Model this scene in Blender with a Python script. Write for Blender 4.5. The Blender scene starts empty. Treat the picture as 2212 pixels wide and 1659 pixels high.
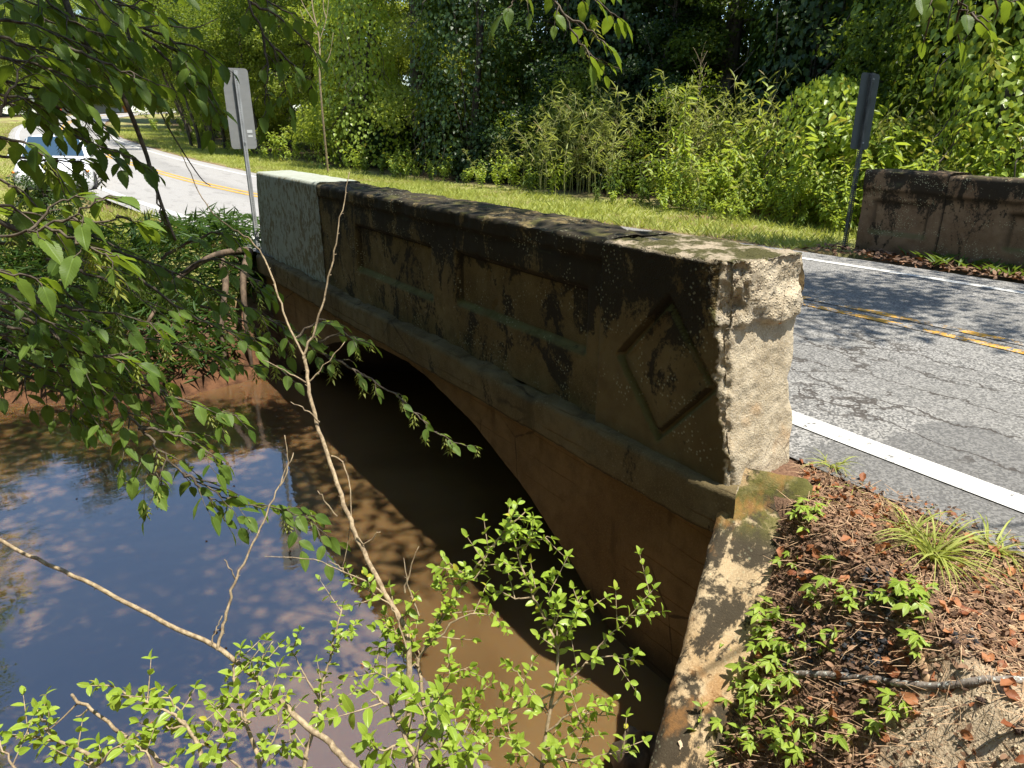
import bpy, math, random
import numpy as np
from mathutils import Vector, Matrix, Quaternion

random.seed(7)
RNG = np.random.default_rng(7)
scene = bpy.context.scene
COL = scene.collection
R = math.radians

# ------------------------------------------------------------------ camera
F, CX, CY = 1534.0, 1106.0, 829.5          # focal length and centre for a 2212 x 1659 frame
PITCH, YAW = R(20.0), R(33.8)
CAM = np.array([-2.4, -1.76, 1.5])
cam_d = bpy.data.cameras.new('camera')
cam = bpy.data.objects.new('camera', cam_d); COL.objects.link(cam)
cam.location = CAM
cam.rotation_euler = (R(90) - PITCH, 0, -YAW)
cam_d.sensor_width = 36.0
cam_d.lens = F / 2212.0 * 36.0
cam_d.clip_start = 0.05
cam_d.clip_end = 2000
scene.camera = cam

# ------------------------------------------------------------------ sky, sun, exposure
SUN = Vector((0.40, -0.62, 2.29)).normalized()
world = bpy.data.worlds.new("World"); scene.world = world
world.use_nodes = True
wn = world.node_tree
sky = wn.nodes.new('ShaderNodeTexSky'); sky.sky_type = 'NISHITA'; sky.sun_disc = False
sky.sun_elevation = math.asin(SUN.z); sky.sun_rotation = math.atan2(SUN.x, SUN.y)
sky.air_density = 1.0; sky.dust_density = 0.5; sky.ozone_density = 2.6
bg = wn.nodes['Background']; bg.inputs['Strength'].default_value = 0.15
wn.links.new(sky.outputs[0], bg.inputs['Color'])
sun_d = bpy.data.lights.new('sun', 'SUN'); sun_d.energy = 5.0; sun_d.angle = R(0.53); sun_d.color = (1.0, 0.95, 0.86)
sun = bpy.data.objects.new('sun', sun_d); COL.objects.link(sun)
sun.rotation_euler = SUN.to_track_quat('Z', 'Y').to_euler(); sun.location = (3, -6, 20)
vs = scene.view_settings
vs.view_transform = 'Standard'; vs.look = 'None'; vs.gamma = 1.0; vs.use_curve_mapping = False
vs.exposure = 0.84
scene.render.engine = 'CYCLES'
cy = scene.cycles
cy.use_denoising = True
cy.max_bounces = 6; cy.diffuse_bounces = 3; cy.glossy_bounces = 3; cy.transmission_bounces = 4; cy.transparent_max_bounces = 4
cy.caustics_reflective = False; cy.caustics_refractive = False

# ------------------------------------------------------------------ numeric helpers
def ray(px, py):
    r = px - CX; u = CY - py
    f = F * math.cos(PITCH) + u * math.sin(PITCH); up = u * math.cos(PITCH) - F * math.sin(PITCH)
    return np.array([r * math.cos(YAW) + f * math.sin(YAW), -r * math.sin(YAW) + f * math.cos(YAW), up]) / F
def P(px, py, depth): return CAM + ray(px, py) * depth
def proj(p):
    v = np.asarray(p, float) - CAM
    r = v[..., 0] * math.cos(YAW) - v[..., 1] * math.sin(YAW); f = v[..., 0] * math.sin(YAW) + v[..., 1] * math.cos(YAW)
    d = f * math.cos(PITCH) - v[..., 2] * math.sin(PITCH); u = f * math.sin(PITCH) + v[..., 2] * math.cos(PITCH)
    ds = np.where(np.abs(d) < 1e-6, 1e-6, d)
    return CX + F * r / ds, CY - F * u / ds, d
def hash3(i, j, k, s=0):
    n = (i * 374761393 + j * 668265263 + k * 2147483647 + s * 974634521) & 0x7fffffff
    n = ((n ^ (n >> 13)) * 1274126177) & 0x7fffffff
    n = ((n ^ (n >> 16)) * 668265263) & 0x7fffffff
    return (n & 0xffffff) / float(0xffffff) * 2 - 1
def vnoise(p, scale=1.0, seed=0):
    p = np.asarray(p, float) * scale
    i = np.floor(p).astype(np.int64); f = p - i; f = f * f * (3 - 2 * f)
    out = 0
    for a in (0, 1):
        for b in (0, 1):
            for c in (0, 1):
                w = (f[..., 0] if a else 1 - f[..., 0]) * (f[..., 1] if b else 1 - f[..., 1]) * (f[..., 2] if c else 1 - f[..., 2])
                out = out + w * hash3(i[..., 0] + a, i[..., 1] + b, i[..., 2] + c, seed)
    return out
def fbm(p, scale=1.0, octv=4, seed=0):
    t, a = 0, 1.0
    for o in range(octv):
        t = t + a * vnoise(p, scale * 2 ** o, seed + o); a *= 0.5
    return t / 1.9
def smin(a, b, k=0.15):
    h = np.clip(0.5 + 0.5 * (b - a) / k, 0, 1)
    return b * (1 - h) + a * h - k * h * (1 - h)
def smoothstep(a, b, x):
    t = np.clip((x - a) / (b - a), 0, 1); return t * t * (3 - 2 * t)
def catmull(pts, n):
    pts = np.asarray(pts, float); out = []
    q = np.vstack([2 * pts[0] - pts[1], pts, 2 * pts[-1] - pts[-2]])
    for i in range(1, len(q) - 2):
        p0, p1, p2, p3 = q[i - 1:i + 3]
        for t in np.linspace(0, 1, n, endpoint=False):
            out.append(0.5 * ((2 * p1) + (-p0 + p2) * t + (2 * p0 - 5 * p1 + 4 * p2 - p3) * t * t + (-p0 + 3 * p1 - 3 * p2 + p3) * t ** 3))
    out.append(pts[-1]); return np.array(out)

# ------------------------------------------------------------------ object helpers
def np_mesh(name, V, Fc, mat=None, tint=None, uv=None, smooth=True, attrs=None):
    V = np.ascontiguousarray(V, np.float32); Fc = np.ascontiguousarray(Fc, np.int32)
    me = bpy.data.meshes.new(name); k = Fc.shape[1]; n = len(Fc)
    me.vertices.add(len(V)); me.vertices.foreach_set('co', V.ravel())
    me.loops.add(n * k); me.loops.foreach_set('vertex_index', Fc.ravel())
    me.polygons.add(n); me.polygons.foreach_set('loop_start', np.arange(0, n * k, k, dtype=np.int32))
    me.polygons.foreach_set('use_smooth', np.full(n, bool(smooth)))
    me.update(calc_edges=True)
    if tint is not None:
        a = me.attributes.new('tint', 'FLOAT', 'POINT'); a.data.foreach_set('value', np.ascontiguousarray(tint, np.float32))
    for nm, arr in (attrs or {}).items():
        a = me.attributes.new(nm, 'FLOAT', 'POINT'); a.data.foreach_set('value', np.ascontiguousarray(arr, np.float32))
    if uv is not None:
        l = me.uv_layers.new(name='UVMap'); l.data.foreach_set('uv', np.ascontiguousarray(uv[Fc.ravel()], np.float32).ravel())
    if mat: me.materials.append(mat)
    return me
def py_mesh(name, V, Fc, mat=None, smooth=False):
    me = bpy.data.meshes.new(name); me.from_pydata([tuple(map(float, v)) for v in V], [], Fc); me.update()
    if smooth: me.polygons.foreach_set('use_smooth', [True] * len(me.polygons))
    if mat: me.materials.append(mat)
    return me
def link(name, me, parent=None, loc=None, kind=None, label=None):
    o = bpy.data.objects.new(name, me); COL.objects.link(o)
    if parent is not None: o.parent = parent
    if loc is not None: o.location = loc
    if kind: o['kind'] = kind
    if label: o['label'] = label
    return o
def tag(o, label, cat, group=None):
    o['label'] = label; o['category'] = cat
    if group: o['group'] = group
    return o
def thing(name, label, cat, loc=(0, 0, 0), rz=0.0, group=None):
    o = bpy.data.objects.new(name, None); COL.objects.link(o); o.empty_display_size = 0.1
    o.location = loc; o.rotation_euler = (0, 0, rz)
    return tag(o, label, cat, group)
def copy_tree(src, parent=None):
    c = src.copy(); COL.objects.link(c)
    if parent is not None: c.parent = parent
    for ch in src.children: copy_tree(ch, c)
    return c

class MB:
    """collects polygons with material slots"""
    def __init__(s): s.V = []; s.F = []; s.M = []
    def add(s, V, Fc, m=0):
        b = len(s.V); s.V += [tuple(map(float, v)) for v in V]; s.F += [tuple(b + i for i in f) for f in Fc]; s.M += [m] * len(Fc)
    def box(s, lo, hi, m=0, rot=None, at=None):
        x0, y0, z0 = lo; x1, y1, z1 = hi
        V = [(x0, y0, z0), (x1, y0, z0), (x1, y1, z0), (x0, y1, z0), (x0, y0, z1), (x1, y0, z1), (x1, y1, z1), (x0, y1, z1)]
        if rot is not None: V = [tuple(rot @ Vector(v)) for v in V]
        if at is not None: V = [tuple(Vector(v) + Vector(at)) for v in V]
        s.add(V, [(0, 3, 2, 1), (4, 5, 6, 7), (0, 1, 5, 4), (1, 2, 6, 5), (2, 3, 7, 6), (3, 0, 4, 7)], m)
    def mesh(s, name, mats, smooth=False):
        me = py_mesh(name, s.V, s.F, None, smooth)
        for m in (mats if isinstance(mats, (list, tuple)) else [mats]): me.materials.append(m)
        me.polygons.foreach_set('material_index', s.M)
        return me

def tube_arrays(pts, rad, n=6, cap=True):
    pts = np.asarray(pts, float); m = len(pts)
    rad = np.broadcast_to(np.asarray(rad, float), (m,)) if np.ndim(rad) else np.full(m, rad)
    T = np.gradient(pts, axis=0); T /= np.linalg.norm(T, axis=1)[:, None] + 1e-9
    up = np.array([0.31, 0.2, 0.93]); 
    if abs(np.dot(T[0], up)) > .95: up = np.array([0.9, 0.3, 0.1])
    N = np.cross(T, up); N /= np.linalg.norm(N, axis=1)[:, None] + 1e-9
    B = np.cross(T, N)
    a = np.linspace(0, 2 * math.pi, n, endpoint=False)
    V = pts[:, None, :] + rad[:, None, None] * (np.cos(a)[None, :, None] * N[:, None, :] + np.sin(a)[None, :, None] * B[:, None, :])
    V = V.reshape(-1, 3); Fc = []
    i = np.arange(m - 1)[:, None] * n; j = np.arange(n)[None, :]; j2 = (j + 1) % n
    Fc = np.stack([i + j, i + j2, i + n + j2, i + n + j], -1).reshape(-1, 4)
    if cap:
        V = np.vstack([V, pts[-1:]])
        tip = len(V) - 1; b = (m - 1) * n
        capf = np.array([[b + k, b + (k + 1) % n, tip, tip] for k in range(n)])
        capf = np.array([[b + k, b + (k + 1) % n, tip] for k in range(n)])
        return V, Fc, capf
    return V, Fc, None
class Tubes:
    def __init__(s): s.V = []; s.F = []; s.n = 0
    def add(s, pts, rad, n=6):
        V, Fq, cp = tube_arrays(pts, rad, n)
        # quads -> tris so that everything is one array
        T = np.vstack([Fq[:, [0, 1, 2]], Fq[:, [0, 2, 3]]] + ([cp] if cp is not None else []))
        s.V.append(V); s.F.append(T + s.n); s.n += len(V)
    def mesh(s, name, mat): return np_mesh(name, np.vstack(s.V), np.vstack(s.F), mat)

def leaf_arrays(pos, axis, nrm, length, T, Fc):
    """place template T (x across, y along, z normal) at each pos"""
    axis = axis / (np.linalg.norm(axis, axis=1)[:, None] + 1e-9)
    side = np.cross(axis, nrm); side /= np.linalg.norm(side, axis=1)[:, None] + 1e-9
    nn = np.cross(side, axis)
    L = np.asarray(length)[:, None, None]
    V = pos[:, None, :] + L * (T[None, :, 0:1] * side[:, None, :] + T[None, :, 1:2] * axis[:, None, :] + T[None, :, 2:3] * nn[:, None, :])
    n, k = len(pos), len(T)
    Fa = (np.arange(n) * k)[:, None, None] + Fc[None, :, :]
    return V.reshape(-1, 3), Fa.reshape(-1, Fc.shape[1])
# far leaf: four corners, folded along the midrib, two triangles
LEAF4 = (np.array([[0, 0, 0], [.34, .45, .07], [0, 1, -.10], [-.34, .45, .07]]), np.array([[0, 1, 2], [0, 2, 3]]))
LANCE = (np.array([[0, 0, 0], [.07, .35, .02], [0, 1, -.22], [-.07, .35, .02]]), np.array([[0, 1, 2], [0, 2, 3]]))
HEART = (np.array([[0, 0, 0], [.42, .12, .06], [.36, .5, .04], [0, 1, -.12], [-.36, .5, .04], [-.42, .12, .06]]),
         np.array([[0, 1, 2], [0, 2, 3], [0, 3, 4], [0, 4, 5]]))
def rand_unit(n, rng):
    v = rng.normal(size=(n, 3)); return v / np.linalg.norm(v, axis=1)[:, None]

# ------------------------------------------------------------------ node helpers
class NT:
    def __init__(s, name):
        s.m = bpy.data.materials.new(name); s.m.use_nodes = True; s.t = s.m.node_tree
        s.t.nodes.clear(); s.out = s.t.nodes.new('ShaderNodeOutputMaterial')
    def n(s, typ, **kw):
        nd = s.t.nodes.new('ShaderNode' + typ)
        for k, v in kw.items(): setattr(nd, k, v)
        return nd
    def set(s, sock, v):
        if isinstance(v, bpy.types.NodeSocket): s.t.links.new(v, sock)
        elif isinstance(v, (tuple, list)) and len(v) == 3 and sock.type == 'RGBA': sock.default_value = (*v, 1)
        else: sock.default_value = v
    def coord(s, which='Object'): return s.n('TexCoord').outputs[which]
    def mapping(s, vec, scale=(1, 1, 1), loc=(0, 0, 0), rot=(0, 0, 0)):
        m = s.n('Mapping'); s.set(m.inputs['Vector'], vec); m.inputs['Scale'].default_value = scale; m.inputs['Location'].default_value = loc
        m.inputs['Rotation'].default_value = rot
        return m.outputs[0]
    def noise(s, vec, scale, detail=4, rough=.55, dist=0, col=False):
        n = s.n('TexNoise'); s.set(n.inputs['Vector'], vec); s.set(n.inputs['Scale'], scale); n.inputs['Detail'].default_value = detail
        n.inputs['Roughness'].default_value = rough; n.inputs['Distortion'].default_value = dist
        return n.outputs['Color' if col else 'Fac']
    def voro(s, vec, scale, feature='F1', rnd=1.0):
        n = s.n('TexVoronoi', feature=feature); s.set(n.inputs['Vector'], vec); n.inputs['Scale'].default_value = scale
        n.inputs['Randomness'].default_value = rnd
        return n.outputs['Distance']
    def ramp(s, fac, a, b, ca=0.0, cb=1.0):
        n = s.n('MapRange'); n.clamp = True; n.interpolation_type = 'SMOOTHSTEP'
        s.set(n.inputs['Value'], fac); n.inputs['From Min'].default_value = a; n.inputs['From Max'].default_value = b
        n.inputs['To Min'].default_value = ca; n.inputs['To Max'].default_value = cb
        return n.outputs[0]
    def math(s, op, a, b=0.0):
        n = s.n('Math', operation=op); s.set(n.inputs[0], a); s.set(n.inputs[1], b); return n.outputs[0]
    def mix(s, f, a, b):
        n = s.n('Mix', data_type='RGBA'); s.set(n.inputs[0], f); s.set(n.inputs[6], a); s.set(n.inputs[7], b); return n.outputs[2]
    def sep(s, vec):
        n = s.n('SeparateXYZ'); s.set(n.inputs[0], vec); return n.outputs
    def attr(s, name): return s.n('Attribute', attribute_name=name).outputs['Fac']
    def bump(s, h, strength=.5, dist=.01):
        n = s.n('Bump'); s.set(n.inputs['Height'], h); n.inputs['Strength'].default_value = strength; n.inputs['Distance'].default_value = dist
        return n.outputs[0]
    def prin(s, col, rough=.7, spec=.5, nrm=None, metal=0.0, **kw):
        b = s.n('BsdfPrincipled'); s.set(b.inputs['Base Color'], col); s.set(b.inputs['Roughness'], rough)
        s.set(b.inputs['Specular IOR Level'], spec); s.set(b.inputs['Metallic'], metal)
        if nrm is not None: s.set(b.inputs['Normal'], nrm)
        for k, v in kw.items(): s.set(b.inputs[k.replace('_', ' ')], v)
        return b.outputs[0]
    def done(s, sh): s.t.links.new(sh, s.out.inputs['Surface']); return s.m

def simple(name, col, rough=.6, spec=.5, metal=0.0, **kw):
    t = NT(name); return t.done(t.prin(col, rough, spec, None, metal, **kw))

def leaf_mat(name, dark, light, trans, tw=.42, rough=.42, spec=.35, veins=False, yellow=None):
    t = NT(name)
    rnd = t.n('ObjectInfo').outputs['Random']
    f = t.math('ADD', t.attr('tint'), t.math('MULTIPLY', rnd, .35)); f = t.math('MULTIPLY', f, .8)
    c = t.mix(f, dark, light); tc = t.mix(f, tuple(x * .7 for x in trans), trans)
    if yellow:
        y = t.ramp(t.attr('tint'), .94, .97); c = t.mix(y, c, yellow); tc = t.mix(y, tc, tuple(min(1, x * 1.3) for x in yellow))
    nrm = None
    if veins:
        uv = t.sep(t.coord('UV'))
        ax = t.math('ABSOLUTE', t.math('SUBTRACT', uv[0], .5))
        mid = t.ramp(ax, .0, .035, 1, 0)
        v = t.math('SUBTRACT', uv[1], t.math('MULTIPLY', ax, .8))
        w = t.math('ABSOLUTE', t.math('SINE', t.math('MULTIPLY', v, 34)))
        vein = t.math('MAXIMUM', mid, t.ramp(w, .0, .3, .7, 0))
        c = t.mix(t.math('MULTIPLY', vein, .35), c, tuple(min(1, x * 1.7) for x in light))
        nrm = t.bump(t.math('SUBTRACT', 1.0, vein), .35, .002)
    s = t.prin(c, rough, spec, nrm)
    tr = t.n('BsdfTranslucent'); t.set(tr.inputs['Color'], tc)
    mx = t.n('MixShader'); mx.inputs[0].default_value = tw
    t.t.links.new(s, mx.inputs[1]); t.t.links.new(tr.outputs[0], mx.inputs[2])
    return t.done(mx.outputs[0])

# ------------------------------------------------------------------ materials
M = {}
M['wood_leaf'] = leaf_mat('wood_leaf', (.048, .085, .014), (.14, .195, .026), (.30, .38, .03), .46, spec=.2, yellow=(.2, .2, .03))
M['wood_leaf_pale'] = leaf_mat('wood_leaf_pale', (.15, .20, .026), (.29, .34, .055), (.50, .58, .055), .50, spec=.2)
M['wood_leaf_dark'] = leaf_mat('wood_leaf_dark', (.022, .050, .012), (.060, .105, .020), (.11, .18, .022), .36)
M['vine_leaf'] = leaf_mat('vine_leaf', (.17, .26, .030), (.32, .41, .06), (.54, .65, .055), .40, rough=.36, yellow=(.32, .30, .03))
M['weed_leaf'] = leaf_mat('weed_leaf', (.20, .29, .034), (.34, .43, .065), (.56, .67, .065), .42, rough=.45, yellow=(.3, .28, .04))
M['cane_leaf'] = leaf_mat('cane_leaf', (.20, .25, .055), (.35, .39, .11), (.46, .50, .09), .38, rough=.5, yellow=(.34, .28, .12))
M['grass'] = leaf_mat('grass_blade', (.26, .32, .055), (.44, .47, .12), (.55, .58, .09), .38, rough=.55, yellow=(.34, .29, .12))
M['grass_dark'] = leaf_mat('grass_blade_dark', (.05, .10, .016), (.12, .19, .03), (.20, .29, .03), .38, rough=.5)
M['bank_leaf'] = leaf_mat('bank_cover_leaf', (.020, .05, .012), (.055, .11, .02), (.10, .18, .02), .3, rough=.5, spec=.2)  # leaf colour darkened to carry the shade of the far bank
M['hornbeam_leaf'] = leaf_mat('hornbeam_leaf', (.052, .105, .016), (.145, .22, .036), (.32, .44, .03), .40, rough=.48, spec=.22, veins=True)
M['privet_leaf'] = leaf_mat('privet_leaf', (.19, .30, .025), (.33, .44, .055), (.50, .62, .05), .38, rough=.34, spec=.4, veins=True, yellow=(.50, .46, .05))
M['creeper_leaf'] = leaf_mat('creeper_leaf', (.18, .28, .030), (.33, .43, .06), (.50, .62, .05), .38, rough=.4, veins=True)
M['samara'] = leaf_mat('samara_bract', (.17, .21, .035), (.28, .31, .06), (.36, .38, .05), .45, rough=.5)
M['dry_leaf'] = leaf_mat('dry_leaf', (.20, .060, .020), (.44, .19, .08), (.34, .11, .03), .2, rough=.6, spec=.3)
M['litter'] = leaf_mat('litter_fragment', (.05, .028, .018), (.34, .20, .115), (.2, .08, .03), .12, rough=.7, spec=.25)

def bark_mat(name, a, b, sc=14, spots=None):
    t = NT(name); c = t.coord()
    n = t.noise(t.mapping(c, (1, 1, .35)), sc, 5, .65)
    col = t.mix(t.ramp(n, .35, .65), a, b)
    if spots:
        col = t.mix(t.ramp(t.noise(c, sc * 2.3, 3), .56, .62), col, spots)
    return t.done(t.prin(col, .8, .3, t.bump(n, .6, .01)))
M['bark'] = bark_mat('bark', (.045, .035, .026), (.12, .10, .075), 9)
M['twig'] = bark_mat('twig', (.20, .145, .085), (.40, .31, .19), 60)
M['twig_dark'] = bark_mat('twig_dark', (.05, .038, .026), (.14, .11, .075), 50)
M['stem_green'] = bark_mat('stem_green', (.10, .13, .04), (.22, .22, .08), 60)
M['stick'] = bark_mat('stick', (.11, .085, .065), (.26, .22, .18), 35, (.48, .5, .44))
M['bark_curl'] = bark_mat('bark_curl', (.34, .21, .11), (.5, .34, .2), 25)

def concrete_mat(name, tan, brown, stain=.5, moss=True, lichen=.5, topdark=1.0):
    t = NT(name); c = t.coord(); z = t.sep(c)[2]; nz = t.sep(t.n('NewGeometry').outputs['Normal'])[2]
    big = t.noise(c, 1.7, 6, .6, .4); mid = t.noise(c, 9, 5, .6); fine = t.noise(c, 130, 3, .7)
    col = t.mix(t.ramp(big, .35, .65), brown, tan)
    col = t.mix(t.math('MULTIPLY', t.ramp(mid, .4, .7), .45), col, tuple(x * .55 for x in brown))
    col = t.mix(t.math('MULTIPLY', t.ramp(fine, .45, .75), .4), col, tuple(min(1, x * 1.6) for x in tan))
    streak = t.noise(t.mapping(c, (1, 1, .62)), 3.4, 8, .66, .9)
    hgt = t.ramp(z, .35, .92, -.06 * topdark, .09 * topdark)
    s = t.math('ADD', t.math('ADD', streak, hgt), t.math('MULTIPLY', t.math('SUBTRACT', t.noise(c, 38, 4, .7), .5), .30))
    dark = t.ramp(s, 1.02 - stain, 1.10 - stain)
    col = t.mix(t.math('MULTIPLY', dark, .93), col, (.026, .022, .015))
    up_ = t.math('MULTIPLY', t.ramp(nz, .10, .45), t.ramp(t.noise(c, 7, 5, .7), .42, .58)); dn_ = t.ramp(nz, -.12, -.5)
    if topdark >= .5:
        col = t.mix(t.math('MULTIPLY', t.attr('rim'), t.ramp(t.noise(c, 6, 4), .2, .5, .45, .9)), col, (.02, .016, .010))  # dark joint and grime lines, doubling as painted shade at recess edges
        col = t.mix(t.math('MULTIPLY', t.attr('mossy'), t.ramp(t.noise(c, 5, 5, .65), .35, .55, .2, .95)), col, (.15, .155, .06))
    if topdark >= .5: col = t.mix(t.math('MULTIPLY', t.math('MULTIPLY', up_, t.ramp(z, .86, .84)), .62), col, (.125, .115, .045))
    col = t.mix(t.math('MULTIPLY', dn_, .7), col, (.022, .018, .012))  # shade under lips painted in: faces turned downward go dark
    if lichen:
        v = t.voro(t.mapping(c, (1, 1, 1)), 46); sp = t.math('MULTIPLY', t.ramp(v, .22, .30, 1, 0), t.ramp(t.noise(c, 5, 3), .5, .6))
        col = t.mix(t.math('MULTIPLY', sp, lichen), col, (.42, .42, .27))
    if name.startswith('wing'):
        gm = t.math('MULTIPLY', t.ramp(z, -.20, -.09), t.ramp(t.noise(c, 7, 5, .65), .38, .52)); col = t.mix(t.math('MULTIPLY', gm, .8), col, t.mix(t.noise(c, 60, 2), (.06, .06, .014), (.19, .18, .045)))
        og = t.math('MULTIPLY', t.ramp(t.noise(t.mapping(c, (1, 1, .4)), 5, 5, .6), .54, .64), .5); col = t.mix(og, col, (.36, .17, .05))
    if moss:
        g = t.math('MULTIPLY', t.ramp(nz, .35, .8), t.ramp(t.noise(c, 6, 5, .65), .50, .66))
        col = t.mix(t.math('MULTIPLY', g, .75), col, t.mix(t.noise(c, 60, 2), (.045, .05, .012), (.12, .11, .03)))
        g2 = t.math('MULTIPLY', t.ramp(z, .0, .22, 1, 0), t.ramp(t.noise(c, 4, 5, .6), .45, .6))
        col = t.mix(t.math('MULTIPLY', g2, .35), col, (.05, .055, .02))
    h = t.math('ADD', t.math('MULTIPLY', mid, .5), t.math('MULTIPLY', fine, .35))
    if not topdark:
        zz = t.math('ADD', z, t.math('MULTIPLY', t.noise(c, 3, 3), .03)); fr = t.math('FRACT', t.math('MULTIPLY', zz, 6.2)); seam = t.math('MULTIPLY', t.ramp(fr, .0, .07, 1, 0), t.ramp(t.noise(c, 1.6, 3), .4, .6))
        col = t.mix(t.math('MULTIPLY', seam, .45), col, (.05, .03, .015)); h = t.math('SUBTRACT', h, t.math('MULTIPLY', seam, .8))
        wl = t.ramp(t.math('ADD', z, t.math('MULTIPLY', t.math('SUBTRACT', t.noise(c, 5, 4), .5), .25)), -1.28, -1.0, 1, 0); col = t.mix(t.math('MULTIPLY', wl, .75), col, (.03, .02, .012))
        e = t.voro(t.mapping(c, (1.2, 1.2, .8)), 1.15, 'DISTANCE_TO_EDGE'); ck = t.math('MULTIPLY', t.ramp(t.math('ADD', e, t.math('MULTIPLY', t.math('SUBTRACT', t.noise(c, 12, 4), .5), .03)), .0, .012, 1, 0), t.ramp(t.noise(c, 1.1, 2), .5, .6)); col = t.mix(t.math('MULTIPLY', ck, .7), col, (.03, .02, .012))
        wx = t.math('MULTIPLY', t.ramp(t.noise(t.mapping(c, (1, 1, .25)), 4.5, 5, .6), .56, .66), .55); col = t.mix(wx, col, tuple(x * .5 for x in brown))
    return t.done(t.prin(col, .9, .2, t.bump(h, .7, .012)))
M['concrete'] = concrete_mat('weathered_concrete', (.185, .138, .062), (.112, .080, .032), .56)
M['concrete_low'] = concrete_mat('stained_concrete', (.215, .138, .060), (.155, .094, .038), .22, False, .05, 0)
M['concrete_far'] = concrete_mat('far_concrete', (.24, .17, .105), (.165, .105, .06), .52, True, .8)
M['ledge'] = concrete_mat('ledge_concrete', (.17, .135, .07), (.12, .088, .04), .42, False, .15, 0)
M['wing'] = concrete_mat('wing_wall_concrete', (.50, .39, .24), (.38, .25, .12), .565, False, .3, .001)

def end_mat():
    t = NT('end_post_concrete'); c = t.coord(); x, y, z = t.sep(c); nz = t.sep(t.n('NewGeometry').outputs['Normal'])[2]
    fine = t.noise(c, 120, 4, .7); mid = t.noise(c, 8, 6, .6, .3); v = t.voro(c, 55)
    # cast face on the stream side, stained like the parapet; end and broken corner are bare and pale
    streak = t.noise(t.mapping(c, (1, 1, .62)), 3.4, 8, .66, .9)
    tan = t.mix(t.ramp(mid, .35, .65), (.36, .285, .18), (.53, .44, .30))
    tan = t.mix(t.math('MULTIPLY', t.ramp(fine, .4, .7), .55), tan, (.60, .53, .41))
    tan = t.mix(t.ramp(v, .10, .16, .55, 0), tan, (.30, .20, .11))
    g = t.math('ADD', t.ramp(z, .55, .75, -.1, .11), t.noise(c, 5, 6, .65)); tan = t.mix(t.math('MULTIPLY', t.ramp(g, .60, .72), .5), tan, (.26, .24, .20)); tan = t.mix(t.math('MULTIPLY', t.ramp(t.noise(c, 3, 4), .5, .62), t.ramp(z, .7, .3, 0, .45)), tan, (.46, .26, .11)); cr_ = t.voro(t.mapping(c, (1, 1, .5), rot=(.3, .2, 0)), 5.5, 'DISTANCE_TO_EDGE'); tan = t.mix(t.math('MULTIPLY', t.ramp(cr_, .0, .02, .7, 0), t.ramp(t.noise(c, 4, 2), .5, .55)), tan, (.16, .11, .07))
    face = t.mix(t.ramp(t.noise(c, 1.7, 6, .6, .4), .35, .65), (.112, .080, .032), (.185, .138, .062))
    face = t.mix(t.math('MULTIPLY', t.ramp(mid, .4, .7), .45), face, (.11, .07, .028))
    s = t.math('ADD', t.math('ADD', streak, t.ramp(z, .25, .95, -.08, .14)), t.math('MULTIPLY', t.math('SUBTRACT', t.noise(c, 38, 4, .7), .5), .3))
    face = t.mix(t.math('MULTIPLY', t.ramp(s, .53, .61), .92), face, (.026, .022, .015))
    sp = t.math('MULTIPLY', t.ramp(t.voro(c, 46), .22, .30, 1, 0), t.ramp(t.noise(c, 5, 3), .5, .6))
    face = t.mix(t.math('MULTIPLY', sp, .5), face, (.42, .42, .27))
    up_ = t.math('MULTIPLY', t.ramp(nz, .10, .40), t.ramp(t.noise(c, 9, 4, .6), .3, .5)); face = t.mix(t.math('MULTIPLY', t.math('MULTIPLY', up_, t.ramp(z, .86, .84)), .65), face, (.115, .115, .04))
    face = t.mix(t.math('MULTIPLY', t.ramp(nz, -.10, -.4), .7), face, (.022, .018, .012))  # painted shade on the undersides of the moulding and cap
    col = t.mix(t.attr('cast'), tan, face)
    top = t.math('MULTIPLY', t.ramp(nz, .5, .85), t.ramp(z, .85, .9))
    tcol = t.mix(t.ramp(t.noise(c, 7, 5, .65), .42, .55), (.33, .27, .19), t.mix(t.noise(c, 70, 2), (.035, .035, .012), (.10, .09, .03)))
    col = t.mix(top, col, tcol)
    h = t.math('ADD', t.math('MULTIPLY', t.noise(c, 26, 5, .7), .9), t.math('MULTIPLY', fine, .4))
    return t.done(t.prin(col, .92, .2, t.bump(t.math('ADD', h, t.math('MULTIPLY', t.ramp(t.voro(c, 75), .1, .5, 1, 0), t.ramp(z, .60, .72, .10, .5))), .75, .014)))
M['end'] = end_mat()
def painted_mat():
    t = NT('flaking_white_paint'); c = t.coord(); z = t.sep(c)[2]; nz = t.sep(t.n('NewGeometry').outputs['Normal'])[2]
    n = t.noise(t.mapping(c, (1, 1, .6)), 17, 6, .7, .5); b = t.noise(c, 2.2, 4)
    fl = t.ramp(t.math('ADD', n, t.math('MULTIPLY', t.math('SUBTRACT', b, .5), .35)), .49, .545)
    fl = t.math('MULTIPLY', fl, t.ramp(nz, .3, .8, 1, .25))
    paint = t.mix(t.noise(c, 6, 4), (.27, .29, .235), (.40, .42, .35))
    col = t.mix(fl, paint, t.mix(t.noise(c, 30, 3), (.13, .115, .065), (.25, .22, .14)))
    return t.done(t.prin(col, .85, .25, t.bump(t.math('SUBTRACT', 1, fl), .4, .006)))
M['painted'] = painted_mat()

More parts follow.
